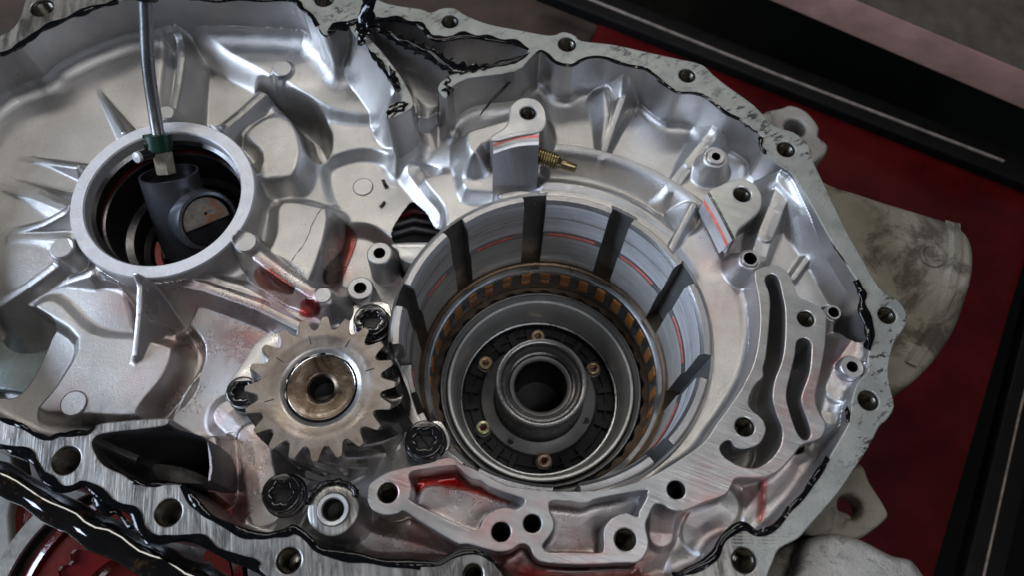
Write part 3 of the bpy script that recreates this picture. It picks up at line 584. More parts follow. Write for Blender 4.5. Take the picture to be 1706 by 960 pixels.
# lip of the window in the floor, and dark metal seen through it
me = extrude(smooth(PX([(655,404),(735,404),(728,420),(712,438),(690,440),(668,432),(662,418)], -.052), 3), [], -.052, .02, .0012); link('window_lip', me, ['machined'], H)
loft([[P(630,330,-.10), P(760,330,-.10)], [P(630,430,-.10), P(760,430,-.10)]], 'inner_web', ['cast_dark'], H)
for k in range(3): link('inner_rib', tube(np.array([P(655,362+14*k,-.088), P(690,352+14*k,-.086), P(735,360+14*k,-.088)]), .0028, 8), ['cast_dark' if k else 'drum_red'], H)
loft([[P(100,690,-.13), P(420,690,-.13)], [P(100,860,-.13), P(420,860,-.13)]], 'pocket_shade_floor', ['hub_black'], H)  # black sheet standing in for the deep shade inside the pocket
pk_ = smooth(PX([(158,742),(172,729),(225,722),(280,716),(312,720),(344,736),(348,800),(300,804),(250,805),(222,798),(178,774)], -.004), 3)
loft([[(*p, z) for p in np.r_[pk_, pk_[:1]]] for z in (-.006, -.04, -.13)], 'pocket_shade_liner', ['cast_dark'], H)  # dark lining added so the lit pocket walls look shaded
link('pocket_panel', extrude(smooth(PX([(-60,600),(0,566),(38,549),(90,556),(126,568),(120,584),(92,622),(64,660),(30,655),(-40,640)], -.077), 3), [], -.077, .01, .002, 3), ['panel_green'], H, None, 40)
# dowel boss in front of the gear
c = P(555,850,-.004); k = mmpx(555,850,-.004)
db = link('dowel_boss', lathe([(47*k, -.05), (44*k, -.003), (42*k, -.0004), (40*k, 0), (28*k, 0), (27*k, -.0012)], 48, mats=[0, 0, 1, 1, 1]), ['cast_plain', 'flange_milled'], H, tuple(c), 40)
link('dowel_sleeve', lathe([(27*k, -.002), (26.5*k, .0006), (25.5*k, .001), (20*k, .0008), (18*k, -.0006), (17*k, -.012), (.0001, -.0125)], 40, mats=[0, 0, 0, 0, 1, 1]), ['sleeve_silver', 'hub_black'], db, None, 40)
t = np.linspace(.5, 2.9, 60); link('sealant_bead', tube(np.c_[c[0]+45*k*np.cos(t), c[1]+45*k*np.sin(t), np.full(60, -.0035)], .0016, 8, .8, .0006, 8, .4), ['sealant'], H, None, 80)
# ------------------------------------------------------------------ lugs and covers on the outside
me = extrude(smooth(PX([(1340,300),(1400,309),(1480,334),(1560,358),(1600,374),(1622,400),(1626,445),(1612,505),(1588,562),(1548,615),(1500,655),(1440,690),(1400,500)], -.03), 5), [], -.030, .075, .006, 4)
oc = link('outer_cover', me, ['cast_dirty'], H, None, 60)
loft([[P(u, v, -.0285) for u, v in ((1600,372),(1602,420),(1590,490),(1560,560),(1528,612))], [P(u, v, -.0275) for u, v in ((1590,370),(1590,420),(1577,490),(1548,556),(1515,606))], [P(u, v, -.0315) for u, v in ((1575,366),(1574,420),(1562,488),(1534,552),(1500,600))]], 'cover_rim', ['cast_dirty'], oc)
c = P(1552,425,-.0295); link('cast_mark', lathe([(.0085, -.002), (.008, .001), (.006, .0012), (.005, .0003), (.0001, .0003)], 28), ['cast_dirty'], oc, tuple(c))
me = extrude(smooth(PX([(1345,905),(1365,893),(1400,890),(1440,900),(1490,925),(1530,940),(1545,1010),(1320,1040),(1330,950)], -.022), 5), [], -.022, .08, .005, 4); link('outer_cover', me, ['cast_white'], H, None, 60)
me = extrude(smooth(PX([(1395,810),(1425,775),(1440,778),(1450,803),(1466,828),(1481,855),(1476,868),(1455,885),(1430,900),(1385,905),(1345,890),(1335,865),(1360,835)], -.028), 3), [circ(P(1418,845,-.028)[:2], 21*mmpx(1418,845,-.028), 28)], -.028, .016, .0025, 3); link('mounting_ear', me, ['cast_dirty'], H, None, 60)
me = extrude(smooth(PX([(1268,190),(1282,182),(1302,178),(1318,173),(1342,182),(1358,198),(1366,212),(1365,226),(1380,240),(1376,256),(1360,268),(1330,285),(1290,262),(1255,215)], -.022), 3), [circ(P(1325,212,-.022)[:2], 17*mmpx(1325,212,-.022), 28)], -.022, .02, .0025, 3); link('mounting_ear', me, ['cast_white'], H, None, 60)
me = extrude(smooth(PX([(1290,925),(1330,900),(1360,880),(1400,850),(1440,880),(1420,905),(1350,930),(1320,980),(1270,990)], -.035), 3), [], -.035, .05, .004, 3); link('outer_rib', me, ['cast_dirty'], H, None, 60)

# ------------------------------------------------------------------ black sealant left along the joint
TOPI = IN[IN.index((893,88)):IN.index((1235,200))+1]
bead('sealant_bead', TOPI, -.0004, .0017, H, lump=.5)
bead('sealant_bead', [(889,93),(870,118),(842,143),(816,170),(799,192)], -.010, .0014, H, jit=.0004)
bead('sealant_bead', [(0,88),(34,77),(56,57),(98,36),(141,18),(197,2)], -.0006, .0026, H)
bead('sealant_bead', [(300,-4),(360,0),(400,-2),(440,0),(487,0),(504,14),(518,25),(530,42)], -.0006, .0022, H)
bead('sealant_bead', [(628,33),(662,33),(701,43),(718,60),(732,66),(772,60),(814,65),(859,72),(880,82)], -.0002, .0026, H, lump=.6)
def patch(px, z=.0009, th=.0012, amp=.0011):
    p = resample(np.r_[smooth(PX(px, 0), 3), smooth(PX(px, 0), 3)[:1]], .0014)[:-1]; p = p+np.c_[wob(len(p), amp, len(p)/9), wob(len(p), amp, len(p)/9)]
    return link('sealant_patch', extrude(p, [], z, th, 0., 0), ['sealant'], H, None, 60)
patch([(618,34),(640,45),(673,61),(701,72),(727,84),(757,102),(786,110),(812,110),(800,116),(768,122),(752,122),(728,108),(700,92),(684,84),(659,72),(634,54)], .0012, .0016)
patch([(600,30),(622,28),(628,40),(612,48),(596,40)]); patch([(618,88),(626,90),(640,108),(648,124),(640,122),(628,106)]); patch([(652,118),(662,134),(668,150),(660,150),(652,136)]); patch([(644,190),(650,178),(664,174),(682,172),(664,186)])
patch([(548,56),(552,42),(566,36),(580,36),(584,46),(566,50)], .0009, .0012); patch([(738,150),(748,142),(752,150),(746,160)])
bead('sealant_bead', [(630,44),(660,60),(700,78),(730,96),(752,114)], .0012, .0022, H, lump=.5, jit=.0016)
bead('sealant_bead', [(748,118),(775,116),(800,112),(835,106),(868,96),(882,86)], .0002, .0022, H, lump=.7)
bead('sealant_bead', [(744,126),(750,134),(742,140),(752,148),(746,158)], .0002, .0016, H, lump=.6)
bead('sealant_bead', [(575,38),(590,36),(606,30),(618,34)], .0004, .0034, H); bead('sealant_bead', [(530,44),(540,56),(552,56),(560,44),(575,40)], -.001, .0024, H)
bead('sealant_bead', [(612,80),(628,98),(645,122),(655,142),(660,152)], .0002, .0016, H, lump=.7); bead('sealant_bead', [(648,110),(658,128),(668,148)], .0004, .0020, H, lump=.8)
bead('sealant_bead', [(645,196),(650,182),(662,172),(676,172),(664,184),(650,195)], .0002, .0018, H)
bead('sealant_bead', [(1234,203),(1252,214),(1264,222)], -.0005, .0012, H); bead('sealant_bead', [(1268,226),(1267,242),(1276,256)], .0002, .0020, H)
bead('sealant_bead', [(1385,402),(1394,418),(1412,440)], .0002, .0007, H); bead('sealant_bead', [(1424,468),(1436,490),(1436,512),(1444,540),(1450,562),(1446,584)], .0002, .0032, H, lump=.5)
bead('sealant_bead', [(1410,678),(1412,690),(1412,706)], .0002, .0018, H)
bead('sealant_bead', [(1380,764),(1358,796),(1340,824),(1318,848),(1292,877),(1262,890)], -.0002, .0022, H, lump=.2, jit=.0006)
bead('sealant_bead', [(1262,888),(1240,878),(1222,884),(1204,900),(1192,925),(1166,944),(1121,962)], -.0002, .0032, H, lump=.4)
bead('sealant_bead', [(0,699),(39,713),(65,728),(84,733),(98,726),(124,723),(146,722),(158,711)], -.0002, .0018, H)
bead('sealant_bead', [(200,790),(222,803),(248,811),(270,808),(301,809)], -.0006, .0022, H)
bead('sealant_bead', [(301,809),(315,823),(332,846),(352,863),(385,877),(416,891),(444,895),(478,885),(490,879),(513,896),(530,916),(561,924),(600,930),(634,936),(701,941),(730,941),(752,927),(777,919),(800,922),(820,936),(834,953)], -.0002, .0026, H, lump=.45)
bead('sealant_bead', [(0,745),(25,752),(56,766),(70,786),(82,805),(104,815),(124,813),(138,808),(158,817),(174,831),(203,846),(228,860),(242,885),(259,901),(281,901),(307,896),(332,901),(360,918),(400,932),(422,944),(445,965)], -.0030, .0032, H, lump=.6, jit=.0014)
bead('sealant_bead', [(150,822),(180,842),(205,862),(225,882),(250,905)], -.006, .0036, H, lump=.7, jit=.002)
fl = tube(smooth(np.array([P(618,-30,.03), P(614,10,.018), P(610,40,.008), P(603,62,.004), P(600,78,.003)]), 6, False), np.interp(np.linspace(0, 1, 25), [0, .6, 1], [.0052, .0048, .0008]), 8, .25, .0008, 5, .2)
def smear(px, w, z=.0005, th=.0009, off=0.):
    q = resample(smooth(PX(px, 0), 4, False), .0011); t = np.gradient(q, axis=0); t /= np.linalg.norm(t, axis=1)[:, None]; nn = np.c_[-t[:, 1], t[:, 0]]; n = len(q); w *= .66
    a = np.clip(w*(1+wob(n, .5, n/26)), w*.15, w*2.6); b = np.clip(w*(1+wob(n, .5, n/26)), w*.15, w*2.6)
    return link('sealant_smear', extrude(np.r_[q+nn*(a+off)[:, None], (q-nn*(b-off)[:, None])[::-1]], [], z, th, 0., 0), ['sealant'], H, None, 60)
fo_ = link('sealant_flap', fl, ['sealant'], H, None, 80); fo_['label'] = 'torn black sealant strip standing up from the rim'

for pxs, w in ((TOPI, .0012), ([(0,88),(34,77),(56,57),(98,36),(141,18),(197,2)], .0026), ([(628,31),(662,32),(701,42),(718,58),(732,64),(772,58),(814,63),(859,70),(880,82)], .0022), ([(300,-4),(400,-4),(487,0),(504,14),(518,25),(530,42)], .0018),
              ([(301,811),(315,826),(332,849),(352,866),(385,880),(416,894),(444,898),(478,888),(490,882),(513,899),(530,919),(561,928),(600,934),(634,940),(701,945)], .0020), ([(1424,468),(1437,490),(1438,512),(1446,540),(1452,562),(1447,584)], .0030),
              ([(1380,764),(1358,796),(1340,824),(1318,848),(1292,877),(1262,889),(1240,882),(1222,886),(1204,902),(1192,927),(1166,947),(1121,962)], .0020), ([(0,743),(25,750),(56,764),(70,784),(82,803),(104,813),(124,811),(138,806),(158,815),(174,829),(203,843),(228,857),(242,882),(259,899),(281,899),(307,894),(332,899),(360,916),(400,930),(430,948)], .0024),
              ([(0,699),(39,713),(65,728),(84,733),(98,726),(124,723),(146,722),(158,711)], .0016), ([(748,120),(790,114),(835,107),(868,97)], .0014)): smear(pxs, w)
# crumbs and a thread of sealant fallen on the floor
def crumb(px, r):
    w = np.array([(*q, zat(*q)+r*.6) for q in resample(smooth(np.array([P(u, v, z)[:2] for u, v, z in px]), 4, False), .002)]); return link('sealant_crumb', tube(w, r, 6, .7, .0003, 5, .3), ['sealant'], H, None, 80)
crumb([(638,299,-.062),(641,306,-.062),(644,312,-.062)], .0016); crumb([(640,336,-.062),(637,340,-.062),(634,344,-.062)], .0012)
crumb([(541,328,-.036),(520,365,-.036),(508,395,-.036),(488,425,-.037),(478,444,-.038)], .0002)
# ================================================================== clutch pack in the big bore
CL = thing('clutch_pack', 'stack of clutch plates with brown friction pads low in the large bore', 'clutch pack', (AX[0], AX[1], .005))
link('pressure_ring', lathe([(.0952, -.126), (.0952, -.1172), (.0862, -.1172), (.0845, -.1165), (.0832, -.1172), (.0826, -.1185), (.0800, -.1180), (.0790, -.1190), (.0790, -.1225), (.084, -.1230)], 128, mats=[0, 0, 0, 0, 0, 1, 1, 1, 1]), ['steel_brown', 'steel_ring'], CL)
for k in range(6):
    z = -.1240-.0044*k; link('steel_plate', lathe([(.085, z), (.0797, z), (.0793, z-.0006), (.0793, z-.0020), (.0797, z-.0025), (.085, z-.0025)], 128), ['steel_ring'], CL)
link('plate_carrier', lathe([(.0832, -.122), (.0832, -.151)], 96), ['hub_black'], CL)
v = []; f = []
for sx, sy in ((-1, -1), (1, -1), (1, 1), (-1, 1)):
    for z in (-.1240, -.1430): v.append((.0802+.0016*sx, .0037*sy, z))
pm_ = mesh('friction_pad', v, [(0, 1, 3, 2), (2, 3, 5, 4), (4, 5, 7, 6), (6, 7, 1, 0), (0, 2, 4, 6), (1, 7, 5, 3)])
bm = bmesh.new(); bm.from_mesh(pm_); bmesh.ops.recalc_face_normals(bm, faces=bm.faces); bmesh.ops.bevel(bm, geom=bm.edges[:], offset=.0006, segments=1, affect='EDGES'); bm.to_mesh(pm_); bm.free(); pm_.materials.append(MATS['friction'])
for k in range(34):
    o = bpy.data.objects.new('friction_pad', pm_); COL.objects.link(o); o.parent = CL; o.rotation_euler = (0, 0, 2*math.pi*k/34+.05)
# toothed bottom ring
v = []; f = []; N = 68
for i in range(N*2):
    a = 2*math.pi*i/(N*2); r = .0745 if (i//2) % 2 else .0762
    v += [(.0832*math.cos(a), .0832*math.sin(a), -.1505), (r*math.cos(a), r*math.sin(a), -.1505), (r*math.cos(a), r*math.sin(a), -.158)]
for i in range(N*2):
    j = (i+1) % (N*2); f += [(i*3, j*3, j*3+1, i*3+1), (i*3+1, j*3+1, j*3+2, i*3+2)]
link('toothed_ring', mesh('toothed_ring', v, f), ['steel_brown'], CL, None, 30)
# ================================================================== hub at the bottom of the bore
HB = thing('clutch_hub', 'round steel clutch hub with central sleeve and ring of socket screws deep in the bore', 'clutch hub', (AX[0], AX[1], .006))
link('hub_rim', lathe([(.0742, -.195), (.0738, -.152), (.0732, -.1502), (.0722, -.1502), (.0716, -.1512), (.0714, -.1560), (.0704, -.1575), (.0690, -.1575), (.0688, -.1540), (.0680, -.1528), (.0664, -.1530), (.0648, -.1560), (.0630, -.1630), (.0614, -.1735), (.0606, -.1785), (.0600, -.1798), (.0592, -.1800), (.0588, -.1815), (.0588, -.191)], 128, mats=[0, 0, 1, 1, 0, 0, 2, 2, 0, 0, 0, 0, 0, 0, 1, 1, 1, 2]), ['satin_steel', 'steel_ring', 'hub_black'], HB, None, 40)
for k in range(9):
    a = math.radians(72+4.6*k); o = link('drilled_hole', lathe([(.0018, .0003), (.0013, .0003), (.0012, -.001), (.0001, -.001)], 12, mats=[0, 1, 1]), ['steel_ring', 'hub_black'], HB, (.0697*math.cos(a), .0697*math.sin(a), -.1568))
link('hub_floor', lathe([(.0588, -.1905), (.0440, -.1905)], 96), ['hub_black'], HB)
for k in range(24):
    a = math.radians(7.5+15*k)
    if k % 4 == 1: continue
    e = .0060 if k % 2 else .0045
    v = [(r*math.cos(a+s*w/r), r*math.sin(a+s*w/r), z) for r in (.0470, .0575) for s in (-1, 1) for w, z in ((e*.55, -.1905), (e*.42, -.1868))]
    link('pocket_rib', mesh('pocket_rib', v, [(0, 1, 3, 2), (4, 6, 7, 5), (0, 4, 5, 1), (2, 3, 7, 6), (1, 5, 7, 3)]), ['hub_black'], HB, None, 30)
link('pocket_rail', lathe([(.0535, -.1905), (.0532, -.1872), (.0522, -.1872), (.0519, -.1905)], 96), ['hub_black'], HB)
link('hub_disc', lathe([(.0452, -.1905), (.0446, -.1855), (.0440, -.1848), (.0345, -.1842), (.0338, -.184)], 96), ['hub_grey'], HB, None, 40)
link('sleeve', lathe([(.0352, -.1846), (.0344, -.183), (.0336, -.1800), (.0334, -.1500), (.0336, -.1492), (.0336, -.1430), (.0326, -.1412), (.0312, -.1410), (.0298, -.1416), (.0290, -.1440), (.0284, -.1448), (.0268, -.1450), (.0258, -.1465), (.0250, -.1492), (.0236, -.1496), (.0226, -.1512), (.0208, -.1515), (.0194, -.1530), (.0186, -.1560), (.0186, -.21), (.0001, -.2105)], 96, mats=[0, 0, 0, 0, 1, 1, 2, 2, 1, 0, 0, 1, 1, 0, 0, 1, 1, 0, 3, 3]), ['dark_steel', 'hub_grey', 'satin_dark', 'hub_black'], HB, None, 40)
def hexsock(R, h):
    pr = extrude(circ((0, 0), R, 28), [circ((0, 0), R*.55, 6)], 0, h, R*.12, 2); return pr
for ang, mt in ((147, 'screw_brass'), (210, 'screw_olive'), (274, 'screw_copper'), (28, 'screw_brass'), (90, 'screw_brass')):
    a = math.radians(ang); loc = (.0490*math.cos(a), .0490*math.sin(a), -.1800)
    s = link('socket_screw', hexsock(.0052, .010), [mt], HB, loc, 40)
    link('socket', lathe([(.0031, -.0045), (.0001, -.0046)], 12), ['red_oil_deep'], s, None, 0); link('collar', lathe([(.0064, -.0105), (.0062, -.0055), (.0052, -.005)], 28), ['hub_grey'], s, None, 40)
for a in (238, 333): link('drilled_hole', lathe([(.0030, .0002), (.0026, .0003), (.0025, -.0002), (.0001, -.0002)], 20, mats=[0, 1, 1]), ['hub_grey', 'hub_black'], HB, (.0405*math.cos(math.radians(a)), .0405*math.sin(math.radians(a)), -.1843))
link('bore_floor', lathe([(.0955, -.196), (.0001, -.2015)], 64), ['hub_black'], H, (AX[0], AX[1], 0))

# ================================================================== helical gear
GC = (-0.1036, -0.0557); NT_ = 20; ZG = -.008
G = thing('helical_gear', 'worn brownish steel helical gear with twenty teeth beside the large bore', 'gear', (GC[0], GC[1], ZG))
c0 = P(542,530,ZG); A0 = math.atan2(c0[1]-GC[1], c0[0]-GC[0]); RT, RR = .0408, .0333
def tooth(R0, R1):
    pts = []; p = 2*math.pi/NT_
    for i in range(NT_):
        a = A0+i*p
        for da, r in ((-.50, R0), (-.41, R0+.0003), (-.325, R0+(R1-R0)*.16), (-.235, R0+(R1-R0)*.45), (-.165, R0+(R1-R0)*.78), (-.135, R1-.0007), (-.10, R1), (.10, R1), (.135, R1-.0007), (.165, R0+(R1-R0)*.78), (.235, R0+(R1-R0)*.45), (.325, R0+(R1-R0)*.16), (.41, R0+.0003)): pts.append((a+da*p, r))
    return pts
tp = tooth(RR, RT); n = len(tp); v = []; f = []; mi = []
LAY = [(-.0000, -.0007), (-.0007, 0)]+[(-.0007-.0463*k/14, 0) for k in range(1, 15)]
for z, inset in LAY:
    tw = math.radians(26)*(-z/.044)
    for a, r in tp: v.append(((r+inset)*math.cos(a+tw), (r+inset)*math.sin(a+tw), z))
for i in range(len(LAY)-1):
    for k in range(n): f.append((i*n+k, i*n+(k+1) % n, (i+1)*n+(k+1) % n, (i+1)*n+k)); mi.append(0 if i == 0 else 1)
rings = [(.0300, 0), (.0262, -.00005), (.0258, -.0003), (.0226, -.0003), (.0212, -.0009), (.0196, -.0020)]
base = len(v)
for r, z in rings:
    for a, _ in tp: v.append((r*math.cos(a), r*math.sin(a), z))
for k in range(n): f.append((k, base+k, base+(k+1) % n, (k+1) % n)); mi.append(0)
for i in range(len(rings)-1):
    for k in range(n): f.append((base+i*n+k, base+(i+1)*n+k, base+(i+1)*n+(k+1) % n, base+i*n+(k+1) % n)); mi.append(2 if i >= 3 else 0)
me = mesh('gear', v, f, mi); bm = bmesh.new(); bm.from_mesh(me); bmesh.ops.recalc_face_normals(bm, faces=bm.faces); bm.to_mesh(me); bm.free()
link('toothed_wheel', me, ['gear_face', 'gear_flank', 'gear_step'], G, None, 38)
link('shaft_end', lathe([(.0197, -.006), (.0190, -.0024), (.0184, -.0019), (.0180, -.0021), (.0140, -.0024), (.0100, -.0027), (.0080, -.0029), (.0068, -.0040), (.0064, -.016), (.0001, -.0165)], 64, mats=[1, 1, 2, 0, 0, 0, 0, 1, 1]), ['shaft_end', 'hub_black', 'steel_bright'], G, None, 40)
for ang in (20, 63, 108, 148, 197):
    a = math.radians(ang); link('witness_mark', tube(np.array([(r*math.cos(a), r*math.sin(a), .0001) for r in (.0252, .0278, .0302)]), .00022, 5), ['hub_black'], G)
# ================================================================== bearing retainer with four six-lobe bolts
ZR = -.054
RT_ = thing('bearing_retainer', 'grey steel retainer plate bolted down around the helical gear', 'retainer plate', (0, 0, 0))
me = extrude(smooth(PX([(592,508),(640,503),(652,520),(652,560),(660,592),(682,650),(702,700),(735,703),(750,742),(722,768),(690,777),(640,800),(585,815),(530,815),(505,858),(462,866),(432,842),(430,800),(420,760),(402,715),(378,690),(380,640),(400,612),(440,560),(520,540)], ZR), 4), [circ(GC, .0434, 64)], ZR, .008, .001, 2)
link('gap_shade_ring', lathe([(.0446, -.0075), (.0400, -.0078)], 64), ['hub_black'], RT_, (GC[0], GC[1], ZR))  # black disc painted as the shade in the gap around the gear
link('retainer_plate', me, ['retainer_steel'], RT_, None, 20)
def torx(R):
    t = np.linspace(0, 2*np.pi, 72, endpoint=False); r = R*.47*(1+.13*np.cos(6*t)); return np.c_[r*np.cos(t), r*np.sin(t)]
for u, v_, r, z in ((617,533,31,-.035), (707,732,34,-.031), (468,822,35,-.032), (402,652,28,-.036)):
    c = P(u, v_, z); R = r*mmpx(u, v_, z)
    b = link('torx_bolt', extrude(circ((0, 0), R*.94, 48), [torx(R)], 0, .0115, .0011, 2), ['black_oxide'], RT_, tuple(c), 40)
    link('recess', lathe([(R*.6, -.0055), (.0001, -.0058)], 24), ['hub_black'], b, None, 0)
    link('washer_face', lathe([(R*1.06, -.0120), (R*1.06, -.0098), (R*1.0, -.0090), (R*.92, -.0088)], 48), ['dark_steel'], b, None, 40)
# ================================================================== brass set screw sticking out of the stop block
a = P(893,257,-.020); b = P(960,280,-.022); ax_ = b-a; L = np.linalg.norm(ax_)
ST = thing('set_screw', 'small brass threaded set screw pointing out of the stop block', 'screw', tuple(a)); ST.rotation_euler = Vector(ax_).to_track_quat('Z', 'Y').to_euler()
pr = [(.0001, 0)]; z = 0; nth = 9; pt = L*.55/nth
for k in range(nth): pr += [(.0046, z), (.0056, z+pt*.35), (.0056, z+pt*.6), (.0046, z+pt*.95)]; z += pt
link('thread', lathe(pr+[(.0044, z), (.0030, z+.0025)], 32), ['stud_brass'], ST, None, 35)
link('pin', lathe([(.0031, z+.002), (.0030, L-.0012), (.0025, L), (.0001, L)], 24), ['stud_brass'], ST, None, 35)

# ================================================================== puller standing in the bearing bore
TL = thing('puller_tool', 'grey puller on a thin rod standing in the small bearing bore', 'puller')
link('rod', tube(smooth(np.array([P(240,-70,.06), P(243,20,.035), P(247,110,.010), P(258,190,-.012), P(268,250,-.026)]), 8, False), .0040, 20), ['rod_steel'], TL, None, 60)
q = P(242,-2,.042); d_ = P(243,20,.035)-P(240,-70,.06); o = link('rod_collar', lathe([(.0001, 0), (.0072, 0), (.0076, .001), (.0076, .009), (.004, .0095)], 24), ['dark_steel'], TL, tuple(q)); o.rotation_euler = Vector(-d_).to_track_quat('Z', 'Y').to_euler()
def cyl(name, a, b, prof, mats, parent, mi=None, n=40):
    d = np.array(b)-np.array(a); o = link(name, lathe(prof(np.linalg.norm(d)), n, mats=mi), mats, parent, tuple(a), 35); o.rotation_euler = Vector(d).to_track_quat('Z', 'Y').to_euler(); return o
cyl('green_band', P(261,222,-.020), P(266,252,-.028), lambda L: [(.0042, 0), (.0082, .0006), (.0086, L-.0006), (.0042, L)], ['green_band'], TL)
cyl('green_band', P(262,238,-.024), P(240,240,-.022), lambda L: [(.0001, 0), (.0060, 0), (.0060, L), (.0001, L)], ['green_band'], TL)
cyl('cross_pin', P(262,252,-.028), P(227,262,-.018), lambda L: [(.0001, 0), (.0034, 0), (.0034, L-.002), (.0036, L-.002), (.0034, L), (.0001, L+.0006)], ['hub_black', 'white_pin'], TL, [0, 0, 0, 1, 1])
cyl('hex_nut', P(270,252,-.028), P(277,288,-.038), lambda L: [(.0001, 0), (.0062, 0), (.0064, .001), (.0064, L), (.0001, L)], ['nut_tan'], TL, None, 6)
A_, B_ = P(281,288,-.036), P(318,415,-.080)
cyl('body', A_, B_, lambda L: [(.0001, .006), (.0166, .006), (.0172, .0), (.0186, 0), (.0184, L*.5), (.0180, L), (.0001, L)], ['tool_grey', 'hub_black'], TL, [1, 1, 0, 0, 0, 0])
C_, D_ = P(316,358,-.066), P(348,368,-.046)
cyl('cross_tube', C_, D_, lambda L: [(.0001, -.012), (.0196, -.012), (.0204, L-.004), (.0192, L), (.0172, L), (.0168, L-.003), (.0164, L-.010), (.0001, L-.010)], ['tool_grey', 'hub_black'], TL, [0, 0, 0, 0, 1, 1, 1])
t = np.radians(np.linspace(-8, 188, 24)); hd = np.c_[.0152*np.cos(t), .0152*np.sin(t)]
me = extrude(hd, [circ((.001, .0045), .0011, 12)], 0, .006, .0006, 2); o = link('rusty_insert', me, ['rusty'], TL, tuple(D_+(C_-D_)/np.linalg.norm(C_-D_)*.0025)); e_ = D_-C_
zq = Vector(e_).normalized(); xq = Vector((.93, .32, 0)); xq = (xq-zq*xq.dot(zq)).normalized(); yq = zq.cross(xq); o.rotation_euler = Matrix((xq, yq, zq)).transposed().to_euler()
TL2 = tag(link('bearing_cage', lathe([(.0335, -.098), (.0330, -.094), (.0290, -.094), (.0285, -.098)], 40, 175, 262, c=BR), ['salmon_plastic'], None), 'salmon coloured cage fragment low in the small bearing bore', 'bearing cage')

# ================================================================== spilt fluid standing proud
def puddle(name, px, z, h, mat, label, edge=.003):
    global _first
    poly = smooth(PX(px, z), 4); lo = poly.min(0); hi = poly.max(0); st = .0005; T = []
    xs = np.arange(lo[0]-st, hi[0]+st, st); ys = np.arange(lo[1]-st, hi[1]+st, st); V = []; idx = {}; Fc = []
    def dist(x, y):
        n = len(poly); a = poly; b = np.roll(poly, -1, 0); e = b-a; p = np.array([x, y]); t = np.clip(((p-a)*e).sum(1)/((e*e).sum(1)+1e-16), 0, 1); d = np.hypot(*(p-a-t[:, None]*e).T).min()
        c = (a[:, 1] > y) != (b[:, 1] > y); ins = (c & (x < e[:, 0]*(y-a[:, 1])/(e[:, 1]+1e-16)+a[:, 0])).sum() % 2; return d if ins else -d
    for j, y in enumerate(ys):
        for i, x in enumerate(xs):
            d = dist(x, y)
            if d > -st*.5: idx[i, j] = len(V); tk = 1-(1-min(1, max(d, 0)/edge))**2; T.append(tk); V.append((x, y, zat(x, y)+h*tk+.00015))
    for (i, j) in idx:
        if (i+1, j) in idx and (i, j+1) in idx and (i+1, j+1) in idx: Fc.append((idx[i, j], idx[i+1, j], idx[i+1, j+1], idx[i, j+1]))
    pm = mesh(name, V, Fc); pm.attributes.new('thick', 'FLOAT', 'POINT').data.foreach_set('value', T); o = link(name, pm, [mat], None, None, 0); pm.polygons.foreach_set('use_smooth', [True]*len(pm.polygons)); return tag(o, label, 'spilt fluid', 'spilt red transmission fluid')
puddle('fluid_puddle', [(500,512),(515,508),(538,516),(535,528),(512,530),(498,524)], -.048, .0022, 'fluid_deep', 'dark red fluid drop pooled above the helical gear')
puddle('fluid_puddle', [(576,376),(590,380),(588,398),(572,440),(556,480),(546,478),(560,430),(570,400)], -.064, .0012, 'fluid_red', 'red fluid streak running down left of the two small bosses')
puddle('fluid_puddle', [(425,462),(450,460),(480,475),(500,492),(488,500),(455,488),(432,478)], -.048, .0014, 'fluid_red', 'red fluid smear on the ledge right of the bearing ring')
puddle('fluid_puddle', [(360,820),(375,818),(392,845),(400,868),(388,872),(368,850),(355,838)], -.06, .0025, 'fluid_red', 'bright red fluid pool beside the lower left sealant line')
puddle('fluid_puddle', [(700,790),(760,788),(790,805),(850,835),(840,842),(790,825),(720,812),(695,830),(690,810)], -.036, .0014, 'fluid_deep', 'red fluid lying along the wall of the left gallery pocket')
puddle('fluid_puddle', [(1236,808),(1252,806),(1250,850),(1246,880),(1232,880),(1234,845)], -.054, .0015, 'fluid_deep', 'red fluid in the dark notch under the right gallery lobe', .007)
puddle('fluid_puddle', [(840,945),(890,935),(980,950),(1060,945),(1080,975),(980,990),(870,985)], -.04, .0025, 'fluid_deep', 'red fluid pooled below the gallery plate at the bottom edge', .012)

# ================================================================== surroundings
def slabobj(name, px, z, depth, mats, bevel=.003, topm=None):
    me = extrude(PX(px, z), [], z, depth, bevel, 2)
    if topm is not None: top_mat(me, z-.01, topm)
    return link(name, me, mats, None, None, 40)
o = slabobj('workshop_floor', [(-900,-900),(2600,-900),(2600,1500),(-900,1500)], -.42, .02, ['dark_floor']); o['kind'] = 'structure'
o = slabobj('workbench', [(-700,-500),(935,-500),(1000,40),(960,120),(700,700),(900,1300),(-700,1300)], -.262, .03, ['bench_brown']); o['kind'] = 'structure'
TR = thing('drip_tray', 'red metal drip tray with black rim under the gearbox', 'tray')
zt = -.226
TI = [(1010,12),(1745,298),(1500,1150),(500,1150)]
o = link('tray_floor', extrude(PX(TI, zt), [], zt, .004, .0005), ['red_paint'], TR)
def rail(name, a, b, z, w, h, mat):
    A, B = P(*a, z), P(*b, z); d = (B-A)/np.linalg.norm(B-A); s = np.array([d[1], -d[0], 0])*w/2
    me = extrude(np.array([A[:2]+s[:2], B[:2]+s[:2], B[:2]-s[:2], A[:2]-s[:2]]), [], z, h, .003, 3); return link(name, me, [mat], TR, None, 40)
rail('tray_rim', (905,-34), (1765,304), zt+.012, .034, .016, 'black_paint'); rail('tray_rim', (1795,300), (1595,1160), zt+.012, .030, .016, 'black_paint')
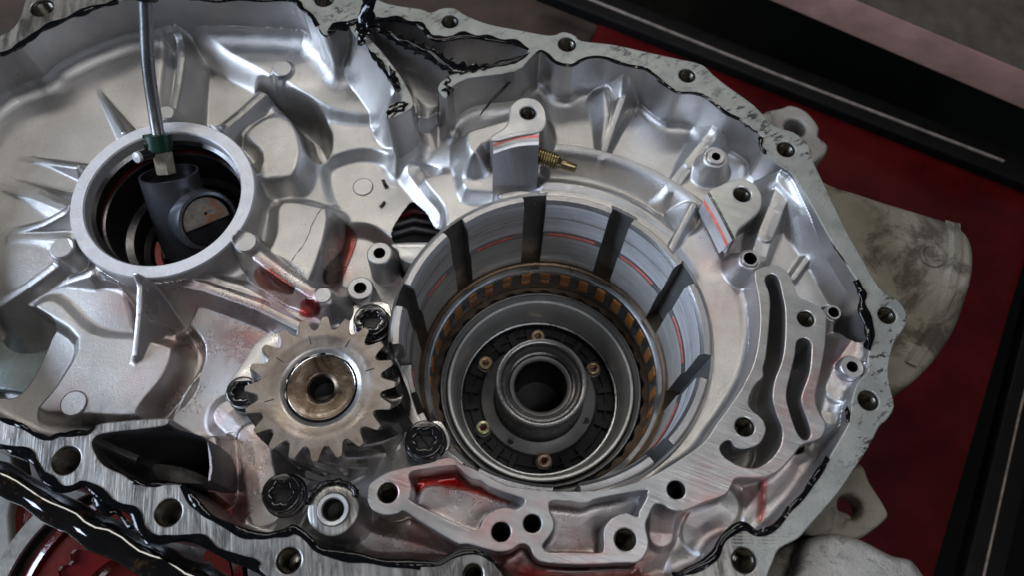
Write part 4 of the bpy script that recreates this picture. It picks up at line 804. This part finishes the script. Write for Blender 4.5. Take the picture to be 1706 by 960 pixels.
link('pale_edge', tube(np.array([P(905,-33,zt+.0125), P(1290,122,zt+.0125), P(1672,268,zt+.0125)]), .0016, 8), ['edge_pale'], TR); link('pale_edge', tube(np.array([P(1740,520,zt+.0125), P(1698,690,zt+.0125), P(1628,1010,zt+.0125)]), .0011, 8), ['edge_pale'], TR)  # thin pale line along the rim edge
PB = [(1195,-35),(1270,-2),(1490,85),(1706,176),(1900,262),(2100,60),(1500,-250)]
zb = -.13
A, B = P(1130,-128,zb), P(1860,178,zb); d = (B-A)/np.linalg.norm(B-A); nrm = np.array([-d[1], d[0], 0])
me = extrude(np.array([A[:2], B[:2], B[:2]+nrm[:2]*.35, A[:2]+nrm[:2]*.35]), [], zb, .042, .004, 3); top_mat(me, zb-.003)
tag(link('masonry_block', me, ['slab_pink', 'slab_top'], None, None, 40), 'blurred pinkish brown block in the top right corner', 'block')
# lower left: toothed drum lying in red fluid under an oily bar
c = P(205,1010,-.075)
DR = thing('toothed_drum', 'pale toothed drum wet with red fluid in the bottom left corner', 'drum', tuple(c))
link('drum_ring', lathe([(.082, -.03), (.0800, -.002), (.0790, 0), (.0700, 0), (.0692, -.001), (.0690, -.012), (.0655, -.0125), (.0650, -.006), (.0600, -.005), (.0590, -.014), (.0540, -.0145)], 96, mats=[0, 0, 0, 0, 1, 1, 1, 2, 2, 1]), ['drum_beige', 'hub_black', 'red_oil_deep'], DR, None, 40)
v = []; f = []; N = 56
for i in range(N*2):
    a = 2*math.pi*i/(N*2); r = .0455 if (i//2) % 2 else .0490
    v += [(.0580*math.cos(a), .0580*math.sin(a), -.008), (r*math.cos(a), r*math.sin(a), -.008), (r*math.cos(a), r*math.sin(a), -.018)]
for i in range(N*2):
    j = (i+1) % (N*2); f += [(i*3, j*3, j*3+1, i*3+1), (i*3+1, j*3+1, j*3+2, i*3+2)]
link('toothed_ring', mesh('toothed_ring', v, f), ['drum_red'], DR, None, 30); link('drum_floor', lathe([(.058, -.0185), (.0001, -.0185)], 64), ['drum_beige'], DR)
link('inner_ring', lathe([(.034, -.018), (.033, -.004), (.028, -.004), (.027, -.018)], 64), ['red_oil_deep'], DR)
me = extrude(smooth(PX([(12,790),(60,800),(140,850),(230,900),(330,960),(300,1020),(30,1020),(10,900)], -.086), 3), [], -.086, .01, .001, 2); tag(link('fluid_pool', me, ['red_oil_deep'], None), 'pool of red fluid under the oily bar at bottom left', 'spilt fluid')
me = extrude(smooth(PX([(-120,700),(20,760),(15,860),(10,1050),(-150,1050)], -.080), 2), [], -.080, .02, .002, 2); tag(link('grey_sheet', me, ['tarp_grey'], None), 'narrow grey sheet at the left edge beside the red fluid', 'sheet')
bp = np.array([P(-60,763,-.016), P(0,795,-.016), P(110,858,-.017), P(220,918,-.018), P(330,975,-.018), P(430,1030,-.018)])
tag(link('oily_bar', tube(smooth(bp, 6, False), np.interp(np.linspace(0, 1, 31), [0, .2, 1], [.0060, .0072, .0100]), 24, .75, .0004, 6, .06), ['oily_bar'], None, None, 70), 'black oily steel bar lying across the bottom left corner', 'bar')
